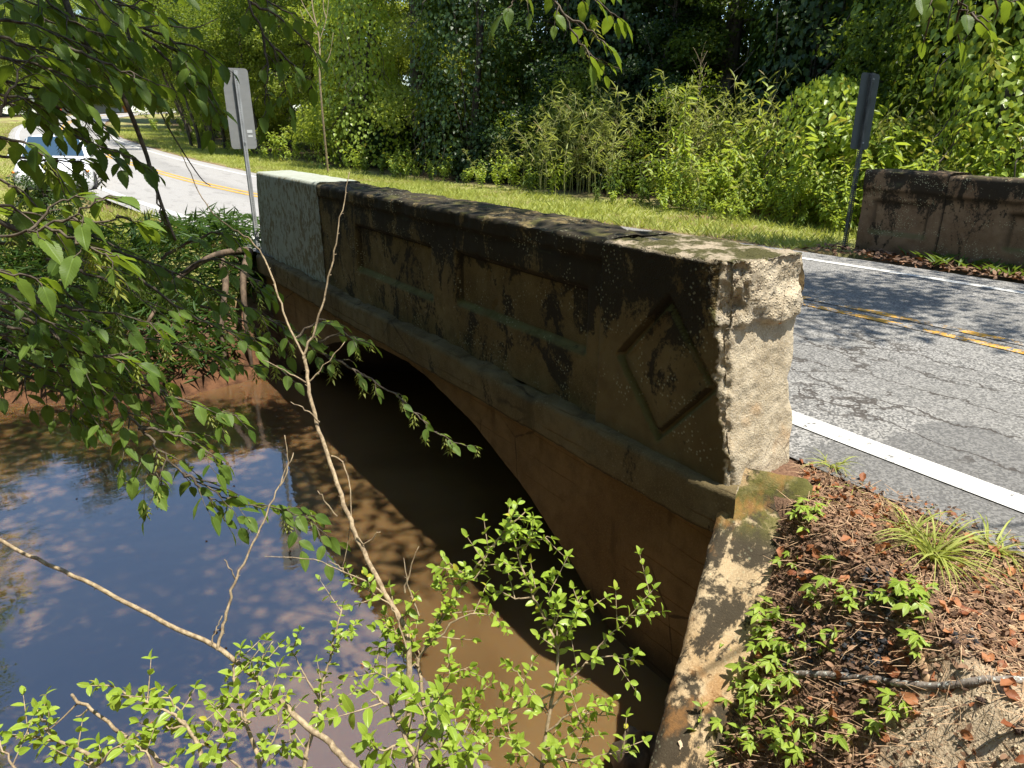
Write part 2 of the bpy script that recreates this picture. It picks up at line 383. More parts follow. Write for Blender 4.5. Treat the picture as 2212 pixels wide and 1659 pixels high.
def asphalt_mat():
    t = NT('aged_asphalt'); c = t.coord(); x, y, z = t.sep(c)
    v = t.n('TexVoronoi'); t.set(v.inputs['Vector'], c); v.inputs['Scale'].default_value = 95
    agg = t.sep(v.outputs['Color'])[0]
    n = t.noise(c, 150, 3, .7); big = t.noise(c, .9, 5)
    col = t.mix(t.ramp(agg, .15, .9), (.085, .083, .078), (.325, .312, .288))
    col = t.mix(t.math('MULTIPLY', t.ramp(n, .5, .7), .5), col, (.07, .068, .065))
    col = t.mix(t.math('MULTIPLY', t.ramp(big, .3, .7), .3), col, (.22, .21, .19))
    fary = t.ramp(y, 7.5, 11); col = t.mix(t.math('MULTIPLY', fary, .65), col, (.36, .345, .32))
    # edge strip outside the white line, darker and sandier
    # patched asphalt on the near lane
    pn = t.math('ADD', y, t.math('MULTIPLY', t.math('SUBTRACT', t.noise(c, 3.5, 5), .5), .35))
    pn = t.math('ADD', pn, t.math('MULTIPLY', x, .25))
    pat = t.math('MULTIPLY', t.ramp(pn, .18, .24, 1, 0), t.ramp(t.math('ADD', x, t.math('MULTIPLY', t.math('SUBTRACT', t.noise(c, 5, 4), .5), .3)), 1.5, 1.6, 1, 0))
    col = t.mix(t.math('MULTIPLY', pat, .55), col, (.085, .083, .08))
    # cracks: long ones along the road and a crazed band
    wc = t.n('VectorMath', operation='ADD'); t.set(wc.inputs[0], t.mapping(c, (1.25, .30, 1)))
    nc = t.n('VectorMath', operation='SCALE'); t.set(nc.inputs[0], t.noise(c, 2.2, 5, .65, 0, True)); nc.inputs['Scale'].default_value = .55
    t.t.links.new(nc.outputs[0], wc.inputs[1])
    wt_ = t.math('ABSOLUTE', t.math('SUBTRACT', t.math('ABSOLUTE', t.math('SUBTRACT', x, 3.1)), 1.15)); col = t.mix(t.ramp(wt_, .15, .55, .22, 0), col, (.10, .097, .09)); stn = t.math('MULTIPLY', t.ramp(t.noise(t.mapping(c, (1.6, .35, 1)), 2.2, 5, .65), .52, .66), .3); col = t.mix(stn, col, (.09, .085, .078))
    e = t.voro(wc.outputs[0], 2.7, 'DISTANCE_TO_EDGE')
    band = t.math('MULTIPLY', t.math('MULTIPLY', t.ramp(x, .95, 1.2), t.ramp(x, 2.5, 3.0, 1, 0)), t.math('MULTIPLY', t.ramp(t.noise(c, 1.1, 2), .34, .44), t.ramp(y, 9, 12, 1, 0)))
    crack = t.math('MULTIPLY', t.ramp(e, .012, .040, 1, 0), band)
    col = t.mix(t.math('MULTIPLY', crack, .85), col, (.045, .037, .03))
    h = t.math('SUBTRACT', t.math('ADD', t.math('MULTIPLY', agg, .6), t.math('MULTIPLY', n, .4)), t.math('MULTIPLY', crack, 1.2))
    return t.done(t.prin(col, .85, .3, t.bump(h, .6, .006)))
M['asphalt'] = asphalt_mat()
def line_mat(name, col, wear_near, wear_far):
    t = NT(name); c = t.coord(); y = t.sep(c)[1]
    n = t.math('ADD', t.math('MULTIPLY', t.noise(c, 26, 5, .75), .6), t.math('MULTIPLY', t.noise(c, 2.6, 3), .4))
    w = t.ramp(y, 7, 10, wear_near, wear_far)
    f = t.ramp(t.math('SUBTRACT', n, w), -.02, .02)
    v = t.n('TexVoronoi'); t.set(v.inputs['Vector'], c); v.inputs['Scale'].default_value = 95
    a = t.mix(t.ramp(t.sep(v.outputs['Color'])[0], .15, .9), (.085, .083, .078), (.325, .312, .288))
    col = t.mix(t.math('MULTIPLY', t.ramp(t.noise(t.mapping(c, (1.5, .5, 1)), 9, 6, .7), .42, .68), .45), col, tuple(k * .5 for k in col))
    return t.done(t.prin(t.mix(f, a, col), .75, .3, t.bump(t.noise(c, 150, 3), .4, .004)))
M['white_line'] = line_mat('white_road_paint', (.56, .55, .51), .42, .38)
M['yellow_line'] = line_mat('yellow_road_paint', (.60, .32, .045), .525, .40)

def ground_mat():
    t = NT('ground_soil'); c = t.coord()
    n = t.noise(c, 5, 6, .65); f = t.noise(c, 70, 4, .75)
    lit = t.mix(t.ramp(f, .3, .7), (.06, .036, .024), (.24, .15, .095))
    lit = t.mix(t.math('MULTIPLY', t.ramp(n, .4, .65), .5), lit, (.17, .085, .05))
    sand = t.mix(t.ramp(f, .3, .7), (.34, .25, .155), (.56, .45, .30))
    mud = t.mix(t.ramp(t.noise(c, 9, 5, .6), .35, .65), (.065, .032, .017), (.15, .072, .036))
    green = t.mix(t.ramp(t.noise(c, 30, 4), .3, .7), (.20, .22, .055), (.36, .35, .13))
    forest = t.mix(t.ramp(n, .3, .7), (.045, .035, .018), (.10, .075, .04))
    col = t.mix(t.attr('sand'), lit, sand); col = t.mix(t.attr('mud'), col, mud)
    col = t.mix(t.attr('green'), col, green); col = t.mix(t.attr('forest'), col, forest)
    h = t.math('ADD', t.math('MULTIPLY', f, .5), t.math('MULTIPLY', t.noise(c, 24, 5, .7), .8))
    return t.done(t.prin(col, .95, .15, t.bump(h, .8, .02)))
M['ground'] = ground_mat()
def water_mat():
    t = NT('turbid_creek_water'); c = t.coord(); x, y, z = t.sep(c)
    n = t.noise(c, .8, 4, .5, .3)
    near_far_bank = t.ramp(t.math('ADD', y, t.math('MULTIPLY', x, .35)), 3.2, 5.4)
    col = t.mix(t.ramp(n, .3, .7), (.11, .064, .026), (.175, .108, .046))
    col = t.mix(t.math('MULTIPLY', near_far_bank, .6), col, (.115, .058, .026))
    rip = t.math('ADD', t.noise(t.mapping(c, (1, 1.6, 1), rot=(0, 0, .5)), 5.5, 3, .5), t.math('MULTIPLY', t.noise(c, 22, 2), .18))
    rip = t.math('MULTIPLY', rip, t.ramp(t.noise(c, .55, 2), .35, .7, .25, 1))
    b = t.prin(col, .012, .62, t.bump(rip, .05, .05), 0.0, Subsurface_Weight=.55, Subsurface_Scale=.35)
    for l in t.t.nodes:
        if l.type == 'BSDF_PRINCIPLED':
            l.inputs['Subsurface Radius'].default_value = (.30, .11, .035); l.inputs['IOR'].default_value = 2.35
    return t.done(b)
M['water'] = water_mat()
M['galv'] = bark_mat('galvanised_steel', (.27, .28, .28), (.40, .41, .41), 18)
def alu():
    t = NT('sign_aluminium'); c = t.coord(); n = t.noise(t.mapping(c, (1, 1, 3)), 5, 5)
    return t.done(t.prin(t.mix(n, (.20, .20, .19), (.31, .31, .295)), .5, .4, None, .15))
M['alu'] = alu()
M['alu_dark'] = simple('shaded_sign_back', (.075, .085, .08), .6, .3)  # dark copy of the sign aluminium, far sign's shade put into the colour
M['galv_dark'] = bark_mat('shaded_post', (.06, .065, .063), (.13, .135, .13), 18)  # post steel darkened likewise, shade painted into its colour
M['sticker'] = simple('pale_sticker', (.55, .56, .54), .5)
def stripe():
    t = NT('yellow_black_stripes'); c = t.coord(); x, y, z = t.sep(c)
    s = t.math('FRACT', t.math('MULTIPLY', t.math('ADD', t.math('ABSOLUTE', x), z), 3.6))
    return t.done(t.prin(t.mix(t.ramp(s, .49, .51), (.62, .42, .02), (.015, .015, .015)), .4))
M['stripes'] = stripe()
M['car_paint'] = simple('white_car_paint', (.80, .80, .80), .25, .5, 0.0, Coat_Weight=.6)
M['car_glass'] = simple('car_window_glass', (.03, .06, .09), .04, .8)
M['black'] = simple('black_plastic', (.015, .015, .016), .5)
M['tyre'] = simple('tyre_rubber', (.02, .02, .02), .85)
M['lamp'] = simple('headlight_lens', (.42, .44, .46), .08, .8)
M['amber'] = simple('amber_lens', (.75, .22, .02), .15, .6)
M['rim'] = simple('wheel_rim', (.45, .45, .46), .3, .5, .6)
M['crumb'] = simple('asphalt_crumb', (.022, .022, .024), .8)
M['burr'] = simple('sweetgum_burr', (.055, .03, .02), .85)
M['fungus'] = simple('orange_fungus', (.65, .24, .03), .6)
M['bone'] = simple('white_scrap', (.75, .73, .68), .6)
M['orange'] = simple('orange_plastic', (.75, .22, .02), .5)
M['red'] = simple('red_plastic', (.6, .07, .03), .5)
M['barn'] = simple('pale_boards', (.55, .56, .58), .7)
M['root'] = bark_mat('root_wood', (.05, .035, .022), (.16, .11, .07), 12)

# ------------------------------------------------------------------ terrain
ROAD = catmull([(3.1, -60, 0), (3.1, -20, 0), (3.1, -3, 0), (3.1, 2, 0), (2.78, 6, 0), (2.45, 9, 0), (2.05, 13, 0), (1.72, 17, 0), (1.42, 21, .03), (1.05, 26, .14),
                (.65, 32, .32), (.3, 40, .62), (.3, 50, 1.0), (1.0, 62, 1.5), (3.2, 75, 2.1), (8.5, 87, 2.65), (18, 96, 3.1), (33, 103, 3.5), (60, 110, 4.0), (120, 120, 5.0)], 6)
HALF = 2.68
ZW = -1.34
SH_X = np.array([-30, -16, -8, -5, -3, -1.5, -1.0, -.92, -.02, .10, 7.0, 14, 30.])
SH_N = np.array([8, 5.0, 3.2, 2.25, 1.25, .15, -.30, -.60, -.12, .45, -3.4, -6.5, -12.])
SF_X = np.array([-30, -16, -6, -3, -1.6, -.5, 0.0, 7.0, 14, 30.])
SF_F = np.array([15, 11, 8.3, 7.25, 6.3, 6.55, 6.7, 2.8, -1.5, -6.])
WD = np.array([-.885, -.465]); WN = np.array([.465, -.885]); W0 = np.array([-.056, .063])
def wing_top(s): return -.08 - .835 * s
def road_near(x, y):
    """lateral offset (right positive) and road height at the nearest road point"""
    sh = x.shape; q = np.stack([x.ravel(), y.ravel()], 1)
    best = np.full(len(q), 1e9); off = np.zeros(len(q)); zz = np.zeros(len(q))
    for a, b in zip(ROAD[:-1], ROAD[1:]):
        d = b[:2] - a[:2]; L2 = d @ d
        t = np.clip(((q - a[:2]) @ d) / L2, 0, 1)
        v = q - (a[:2] + t[:, None] * d); dist = np.hypot(v[:, 0], v[:, 1])
        sgn = np.sign(d[1] * v[:, 0] - d[0] * v[:, 1])
        m = dist < best
        best[m] = dist[m]; off[m] = (sgn * dist)[m]; zz[m] = (a[2] + t * (b[2] - a[2]))[m]
    return off.reshape(sh), zz.reshape(sh)
def terrain(x, y, full=False):
    x = np.asarray(x, float); y = np.asarray(y, float)
    off, zr = road_near(x, y); ad = np.abs(off)
    q = np.stack([x, y, np.zeros_like(x)], -1)
    rough = fbm(q, 1.3, 4, 3) * .05 + fbm(q, 9, 2, 9) * .012
    out = np.clip((ad - HALF) / 1.0, 0, 1)
    p = zr - .012 + (rough * out - .03 * out)
    p = p - .10 * smoothstep(3.0, 6.0, ad) + fbm(q, .25, 3, 5) * .35 * smoothstep(6, 14, ad)
    p = p - .24 * smoothstep(2.3, 3.2, -off) * smoothstep(12, 16, y) * smoothstep(34, 26, y)
    p = np.where((x < .4) & (y < 1), p - .10 * smoothstep(.2, 3, .4 - x), p)
    yN = np.interp(x, SH_X, SH_N); yF = np.interp(x, SF_X, SF_F)
    dN = (yN - y) * .87; dF = (y - yF) * .9
    under = (x > .05) & (x < 6.7)
    sl = np.where(under, 30.0, 1.10); slF = np.where(under, 30.0, np.interp(x, [-8, -2, -.3], [.45, .62, .95]))
    near = smin(ZW - .02 + sl * dN, p, .08); far = smin(ZW - .02 + slF * dF, p, .08)
    # earth held behind the wing wall
    rx = x - W0[0]; ry = y - W0[1]
    s = rx * WD[0] + ry * WD[1]; pp = rx * WN[0] + ry * WN[1]
    held = np.where((pp > .12) & (s > -.6) & (s < 1.6), np.minimum(wing_top(np.clip(s, -.1, 2)) - .07 + 1.0 * (pp - .20) + rough * .6, p), -9)
    near = np.maximum(near, held)
    inside = ZW - .04 - np.clip(np.minimum(-dN, -dF) * .6, 0, .7)
    h = np.where(dN > 0, near, np.where(dF > 0, far, inside))
    h = np.where((dN <= 0) & (held > -5) & (x < .4), np.maximum(h, held), h)
    if not full: return h
    return h, off, dN, dF
def ground_hit(px, py, d0=1.2, d1=60.0):
    t = np.geomspace(d0, d1, 900); q = CAM + ray(px, py)[None, :] * t[:, None]
    below = q[:, 2] < terrain(q[:, 0], q[:, 1])
    i = int(np.argmax(below)) if below.any() else len(t) - 1
    return q[i]
gx = np.unique(np.concatenate([np.linspace(-300, -30, 14), np.linspace(-30, -7, 30), np.linspace(-7, -2.6, 40), np.arange(-2.6, 1.3, .04), np.linspace(1.3, 12, 60), np.linspace(12, 40, 30), np.linspace(40, 300, 16)]).round(4))
gy = np.unique(np.concatenate([np.linspace(-300, -30, 10), np.linspace(-30, -2.2, 30), np.arange(-2.2, .9, .04), np.linspace(.9, 11, 80), np.linspace(11, 40, 60), np.linspace(40, 130, 50), np.linspace(130, 400, 14)]).round(4))
GX, GY = np.meshgrid(gx, gy)
GH, GOFF, GDN, GDF = terrain(GX, GY, True)
Vg = np.stack([GX, GY, GH], -1).reshape(-1, 3)
nx, ny = len(gx), len(gy)
ii, jj = np.meshgrid(np.arange(nx - 1), np.arange(ny - 1))
b0 = (jj * nx + ii).ravel()
Fg = np.stack([b0, b0 + 1, b0 + nx + 1, b0 + nx], 1)
qn = fbm(np.stack([GX, GY, 0 * GX], -1), 1.2, 4, 21)
m_green = smoothstep(2.6, 3.3, np.abs(GOFF)) * smoothstep(8.5, 6.5, np.abs(GOFF)) * ((GY > 7.5) | (GX > 5)) * np.clip(.75 + qn, 0, 1)
m_forest = smoothstep(6.5, 8.5, np.abs(GOFF))
m_forest = np.where((GX < 1.5) & (GY < 3), 0, m_forest)
m_mud = smoothstep(-.75, -1.0, GH)
m_forest *= 1 - m_mud
sc_ = ground_hit(2080, 1610); sc2 = ground_hit(2190, 1640)
def blob(cx, cy_, r): return smoothstep(r, r * .55, np.hypot(GX - cx, GY - cy_) + qn * .12)
m_sand = np.maximum(blob(sc_[0], sc_[1], .26), blob(sc2[0], sc2[1], .26))
ground = link('ground', np_mesh('ground', Vg, Fg, M['ground'], attrs={'green': m_green.ravel(), 'forest': m_forest.ravel(), 'mud': m_mud.ravel(), 'sand': m_sand.ravel()}), kind='structure')

def ribbon(name, off0, off1, dz, mat, parent=None, y_from=-60, cols=2):
    c = ROAD; T = np.gradient(c[:, :2], axis=0); T /= np.linalg.norm(T, axis=1)[:, None]; N = np.stack([T[:, 1], -T[:, 0]], 1)
    V = []
    for w in np.linspace(0, 1, cols):
        o = off0 + (off1 - off0) * w
        V.append(np.column_stack([c[:, :2] + N * o, c[:, 2] + dz - .012 * (abs(o) / HALF) ** 2]))
    V = np.stack(V, 1).reshape(-1, 3); n = len(c)
    i, j = np.meshgrid(np.arange(cols - 1), np.arange(n - 1)); b = (j * cols + i).ravel()
    Fr = np.stack([b, b + 1, b + cols + 1, b + cols], 1)
    return link(name, np_mesh(name, V, Fr, mat), parent, kind='structure')
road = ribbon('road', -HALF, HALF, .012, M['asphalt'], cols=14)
ribbon('edge_line', -2.345, -2.185, .018, M['white_line'], road)
ribbon('edge_line', 2.13, 2.25, .018, M['white_line'], road)
ribbon('center_line', .02, .12, .018, M['yellow_line'], road)
ribbon('center_line', .24, .34, .018, M['yellow_line'], road)

wv = [(-30, 3, ZW), (-16, 3, ZW), (-6, -1.5, ZW), (0, -1.5, ZW), (14, -9, ZW), (16, -3, ZW), (7, 5, ZW), (0, 8.2, ZW), (-16, 13, ZW), (-30, 17, ZW)]
link('creek_water', py_mesh('creek_water', wv, [tuple(range(len(wv)))], M['water']), kind='structure')

# ------------------------------------------------------------------ the concrete arch bridge
bridge = thing('arch_bridge', 'old stained concrete arch bridge with panelled parapets carrying the road over the brown creek', 'bridge')

def grid_faces(nu, nv, wrap=False):
    i, j = np.meshgrid(np.arange(nv if wrap else nv - 1), np.arange(nu - 1))
    a = (j * nv + i).ravel(); b = (j * nv + (i + 1) % nv).ravel()
    return np.stack([a, b, b + nv, a + nv], 1)
def densify(pts, step):
    out = [np.array(pts[0], float)]
    for a, b in zip(pts[:-1], pts[1:]):
        a, b = np.array(a, float), np.array(b, float); n = max(1, int(round(np.linalg.norm(b - a) / step)))
        out += [a + (b - a) * t for t in np.linspace(0, 1, n + 1)[1:]]
    return np.array(out)
def panel_depth(y, z, rects, bev=.03):
    """0 outside, 1 inside of any recessed panel"""
    d = np.zeros_like(y)
    for (y0, y1, z0, z1) in rects:
        e = np.minimum(np.minimum(y - y0, y1 - y), np.minimum(z - z0, z1 - z))
        d = np.maximum(d, np.clip(e / bev + .5, 0, 1))
    return d
def crack_line(y, z, pts, w):
    d = np.full_like(y, 9.)
    pts = np.array(pts)
    for a, b in zip(pts[:-1], pts[1:]):
        v = b - a; t = np.clip(((y - a[0]) * v[0] + (z - a[1]) * v[1]) / (v @ v), 0, 1)
        d = np.minimum(d, np.hypot(y - a[0] - t * v[0], z - a[1] - t * v[1]))
    return np.clip(1 - d / w, 0, 1)
def parapet_sweep(name, prof, y0, y1, step, mat, rects=(), cracks=(), recess=.05, rough=1.0, capz=.84, seed=0, flip=False):
    """prof: (x, z) outline from the foot of the stream face over the top to the foot of the road face"""
    pr = densify(prof, step)
    T = np.gradient(pr, axis=0); T /= np.linalg.norm(T, axis=1)[:, None]; Nn = np.stack([-T[:, 1], T[:, 0]], 1)
    ys = np.linspace(y0, y1, int((y1 - y0) / step) + 1)
    Yg, Ig = np.meshgrid(ys, np.arange(len(pr)), indexing='ij')
    X = pr[Ig, 0]; Z = pr[Ig, 1]; q = np.stack([X, Yg, Z], -1)
    n = fbm(q, 4, 3, seed) * .007 * rough + fbm(q, 26, 3, seed + 7) * .005 * rough
    edge = smoothstep(capz - .02, capz + .03, Z)
    n -= edge * np.clip(fbm(q, 3.3, 4, seed + 3) - .12, 0, 1) * .06 * rough       # chips along the coping
    n += edge * fbm(q, 12, 3, seed + 11) * .006 * rough
    outer = (Nn[Ig, 0] < -.7) if not flip else (Nn[Ig, 0] < -.7)
    rim = np.zeros_like(X); moss_ = np.zeros_like(X)
    if rects:
        n -= outer * panel_depth(Yg, Z, rects) * recess
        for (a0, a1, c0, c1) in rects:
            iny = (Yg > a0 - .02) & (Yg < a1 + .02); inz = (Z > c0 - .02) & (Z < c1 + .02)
            rim = np.maximum(rim, outer * iny * np.exp(-((Z - c1 + .02) / .022) ** 2)); rim = np.maximum(rim, outer * inz * np.exp(-(np.minimum(np.abs(Yg - a0 - .012), np.abs(Yg - a1 + .012)) / .016) ** 2))  # mask for shade lines painted along recess tops and sides
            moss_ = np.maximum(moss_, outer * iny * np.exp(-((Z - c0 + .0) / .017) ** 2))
    rim = np.maximum(rim, outer * np.exp(-((Yg - y0) / .016) ** 2)); rim = np.maximum(rim, outer * .7 * np.exp(-((Z - capz + .012) / .016) ** 2))  # dark joint at the end, painted shade line under the coping
    for pts, w, dp in cracks: n -= outer * crack_line(Yg + .02 * fbm(q, 14, 3, 31), Z, pts, w) * dp
    V = np.stack([X + Nn[Ig, 0] * n, Yg, Z + Nn[Ig, 1] * n], -1).reshape(-1, 3)
    Fc = grid_faces(len(ys), len(pr))
    # close both ends with a fan of quads across the profile
    m = len(pr); half = m // 2
    caps = []
    for base, rev in ((0, False), ((len(ys) - 1) * m, True)):
        for k in range(half - 1 + (m % 2)):
            a, b, c, d = base + k, base + k + 1, base + m - 2 - k, base + m - 1 - k
            if b >= c: continue
            caps.append((a, d, c, b) if rev else (a, b, c, d))
    Fc = np.vstack([Fc, np.array(caps)])
    return link(name, np_mesh(name, V, Fc, mat, attrs={'rim': rim.ravel(), 'mossy': moss_.ravel()}), bridge)

W = .43
outline = [(0, -.02), (0, .845), (-.012, .856), (-.022, .868), (-.026, .94), (-.012, .962), (.10, .972), (.33, .972), (W + .012, .962), (W + .026, .94), (W + .022, .868), (W, .845), (W, -.02)]
p1 = (2.90, 4.32, .28, .67); p2 = (1.115, 2.51, .33, .68)
crk = [([(2.23, .70), (2.16, .62), (2.17, .52), (2.08, .42), (2.12, .36)], .011, .016), ([(2.12, .36), (2.06, .2), (1.95, .12), (1.93, .02)], .007, .012),
       ([(2.55, .95), (2.50, .85), (2.53, .70)], .009, .014)]
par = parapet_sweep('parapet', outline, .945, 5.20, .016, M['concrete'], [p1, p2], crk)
par['label'] = 'brown parapet wall with black stains and two recessed panels'
# flush sheets at the back of the recesses: the panels themselves
def panel_sheet(rect, seed=0):
    y0, y1, z0, z1 = rect; ys = np.linspace(y0 + .02, y1 - .02, int((y1 - y0) / .021)); zs = np.linspace(z0 + .02, z1 - .02, int((z1 - z0) / .021))
    Yg, Zg = np.meshgrid(ys, zs, indexing='ij'); q = np.stack([0 * Yg, Yg, Zg], -1)
    n = fbm(q, 4, 3, seed) * .007 + fbm(q, 26, 3, seed + 7) * .005
    for pts, w, dp in crk: n -= crack_line(Yg + .02 * fbm(q, 14, 3, 31), Zg, pts, w) * dp
    V = np.stack([.046 - n, Yg, Zg], -1).reshape(-1, 3)
    return link('panel', np_mesh('panel', V, grid_faces(len(ys), len(zs))[:, ::-1], M['concrete']), par)
panel_sheet(p1); panel_sheet(p2)

# painted far end block of the near parapet, its outer end battered
def painted_block():
    pr = densify([(-.012, -.02), (-.012, .95), (-.004, .972), (.02, .982), (W - .02, .982), (W + .004, .972), (W + .012, .95), (W + .012, -.02)], .03)
    ys = np.linspace(0, 1, 70); Yg, Ig = np.meshgrid(ys, np.arange(len(pr)), indexing='ij')
    X = pr[Ig, 0]; Z = pr[Ig, 1]; q = np.stack([X, Yg * 2.3, Z], -1)
    Y = 5.202 + Yg * (2.30 - .16 * np.clip(Z, 0, 1)) + fbm(q, 9, 3, 5) * .006
    T = np.gradient(pr, axis=0); T /= np.linalg.norm(T, axis=1)[:, None]
    n = fbm(q, 5, 3, 55) * .006
    V = np.stack([X - T[Ig, 1] * n, Y, Z + T[Ig, 0] * n], -1).reshape(-1, 3)
    Fc = grid_faces(len(ys), len(pr)); m = len(pr); caps = []
    for base, rev in ((0, False), ((len(ys) - 1) * m, True)):
        for k in range(m // 2):
            a, b, c, d = base + k, base + k + 1, base + m - 2 - k, base + m - 1 - k
            if b >= c: continue
            caps.append((a, d, c, b) if rev else (a, b, c, d))
    o = link('painted_end_block', np_mesh('painted_end_block', V, np.vstack([Fc, np.array(caps)]), M['painted']), bridge)
    o['label'] = 'far end of the parapet in flaking white paint'
painted_block()

# near end post with the diamond and the broken corner
def end_post():
    x0, x1, y1 = -.050, W + .018, .940
    per = []                                                     # walk round the plan outline
    st = .0125
    for a, b in (((x1, y1), (x1, 0)), ((x1, 0), (x0, 0)), ((x0, 0), (x0, y1)), ((x0, y1), (x1, y1))):
        a, b = np.array(a), np.array(b); n = int(np.linalg.norm(b - a) / st)
        per += [a + (b - a) * t for t in np.linspace(0, 1, n, endpoint=False)]
    per = np.array(per); m = len(per)
    zs = np.concatenate([np.arange(-.06, .93, .0135), [.935, .947, .957]])
    Zg, Ig = np.meshgrid(zs, np.arange(m), indexing='ij')
    X = per[Ig, 0]; Y = per[Ig, 1]
    # rings closing the top
    rings = [1 - (k / 26.0) for k in range(1, 27)]
    cx, cy_ = (x0 + x1) / 2, y1 / 2
    Xt = np.array([cx + (per[:, 0] - cx) * r for r in rings]); Yt = np.array([cy_ + (per[:, 1] - cy_) * r for r in rings])
    Zt = np.full_like(Xt, .965) + np.array([(1 - r) * .012 for r in rings])[:, None]
    X = np.vstack([X, Xt]); Y = np.vstack([Y, Yt]); Z = np.vstack([Zg, Zt])
    q = np.stack([X, Y, Z], -1)
    fine = fbm(q, 30, 3, 70); mid = fbm(q, 7, 4, 71)
    side = (X < x0 + .001); top = np.zeros_like(X, bool); top[len(zs):] = True
    Xn, Yn, Zn = X.copy(), Y.copy(), Z.copy()
    # small undulation
    Zn += top * (mid * .02 + fine * .008)
    Xn += side * (-(mid * .006 + fine * .004))
    # diamond moulding on the stream face: sunk band round a raised lozenge
    dd = np.abs(Y - .475) / .315 + np.abs(Z - .415) / .355
    groove = smoothstep(.84, .90, dd) * smoothstep(1.04, .98, dd)
    Xn += side * (~top) * (groove * .032 + smoothstep(.84, .80, dd) * .014)
    # cap overhang on the end and road side
    lip = smoothstep(.675, .70, Z + mid * .03)
    Xn += (X > x1 - .001) * lip * .035
    # the end face leans back as it rises; the cap keeps a lip of rough aggregate
    u = np.clip((X - x0) / (x1 - x0), 0, 1)
    lean = (.02 + .165 * Z) * (1 - u) + (.055 + .14 * Z) * u
    lean = np.clip(lean, 0, 1) + fbm(q, 3.5, 3, 80) * .020 * smoothstep(0, .2, Z) + fine * .007 + np.abs(fbm(q, 38, 2, 81)) * (.006 + .016 * lip)
    lean -= lip * (.045 + .03 * mid)
    Yn = np.maximum(Yn, lean)
    # cut the broken stream-side corner and the road-side corner
    cut = .028 + .026 * fbm(np.stack([0 * X, 0 * X, Z], -1), 7, 4, 82) + .05 * smoothstep(.62, .78, Z) + fine * .018 + .022 * np.abs(fbm(q, 34, 2, 83))
    a = Xn - x0; b = Yn - lean
    viol = np.clip(cut - (a * .75 + b * .66), 0, 1)
    Xn += viol * .75; Yn += viol * .66
    cut2 = .02 + .04 * fbm(np.stack([0 * X, 0 * X, Z], -1), 5, 4, 84) + .03 * lip
    a = (x1 + .03 * lip) - Xn; b = Yn - lean
    viol2 = np.clip(cut2 - (a * .7 + b * .7), 0, 1); Xn -= viol2 * .7; Yn += viol2 * .7
    # wear along the top edges
    rim = smoothstep(.925, .96, Z) * (~top); Zn -= rim * np.clip(mid + .15, 0, 1) * .03
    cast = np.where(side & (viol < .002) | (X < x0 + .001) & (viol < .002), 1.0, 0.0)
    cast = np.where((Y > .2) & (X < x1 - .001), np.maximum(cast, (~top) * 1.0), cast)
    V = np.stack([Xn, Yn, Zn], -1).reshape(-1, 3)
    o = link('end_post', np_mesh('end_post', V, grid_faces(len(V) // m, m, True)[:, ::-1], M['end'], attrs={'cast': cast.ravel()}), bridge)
    o['label'] = 'near end post with a raised diamond and a broken sunlit end'
    return o
post = end_post()

# ledge (string course) under the parapet, stained fascia
def ledge():
    pr = densify([(-.002, -.262), (-.085, -.25), (-.10, -.24), (-.105, -.03), (-.09, -.008), (.01, .004)], .02)
    ys = np.arange(.02, 7.46, .022); Yg, Ig = np.meshgrid(ys, np.arange(len(pr)), indexing='ij')
    X = pr[Ig, 0]; Z = pr[Ig, 1]; q = np.stack([X, Yg, Z], -1)
    n = fbm(q, 5, 3, 40) * .012 + fbm(q, 24, 3, 41) * .007
    n -= smoothstep(-.06, -.01, Z) * np.clip(fbm(q, 4, 4, 42) - .05, 0, 1) * .06
    T = np.gradient(pr, axis=0); T /= np.linalg.norm(T, axis=1)[:, None]
    endw = smoothstep(.16, .02, Yg)
    V = np.stack([X * (1 - .25 * endw) - T[Ig, 1] * n, Yg - endw * np.abs(X) * .5, Z + T[Ig, 0] * n], -1).reshape(-1, 3)
    Fc = grid_faces(len(ys), len(pr)); k = len(pr)
    caps = [(0, i, i + 1, 0) for i in range(1, k - 1)]
    me = np_mesh('ledge', V, Fc, M['ledge'])
    return link('ledge', me, bridge)
ledge()

# spandrel wall with the segmental arch opening, and the skewed vault behind it
AY, AR, AZ = 3.60, 4.6, -4.95
def arch_z(y): return np.where(np.abs(y - AY) < AR, AZ + np.sqrt(np.maximum(AR ** 2 - (y - AY) ** 2, 0)), -9)
def spandrel():
    ys = np.linspace(-.02, 7.48, 340); n = 30
    lo = np.maximum(arch_z(ys) , -1.95); lo = lo + .012 * fbm(np.stack([0 * ys, ys, 0 * ys], -1), 5, 4, 61)
    V = []
    for k in range(n):
        t = k / (n - 1.0); z = lo + (-.245 - lo) * t
        q = np.stack([0 * ys, ys, z], -1); V.append(np.stack([-(fbm(q, 3, 3, 62) * .008 + fbm(q, 20, 3, 63) * .004), ys, z], -1))
    # soffit: the arch edge carried back along the skew
    back = []
    for k in range(1, 40):
        s = k / 39.0 * 7.0; back.append(np.stack([0 * ys + s, ys - .56 * s, lo + .004 * np.sin(s * 9 + ys * 3)], -1))
    Vw = np.array(V).transpose(1, 0, 2).reshape(-1, 3)
    o = link('spandrel_wall', np_mesh('spandrel_wall', Vw, grid_faces(len(ys), n)[:, ::-1], M['concrete_low']), bridge)
    Vb = np.array([V[0]] + back); Vb = Vb.transpose(1, 0, 2).reshape(-1, 3)
    link('vault', np_mesh('vault', Vb, grid_faces(len(ys), 40), M['concrete_low']), bridge)
spandrel()
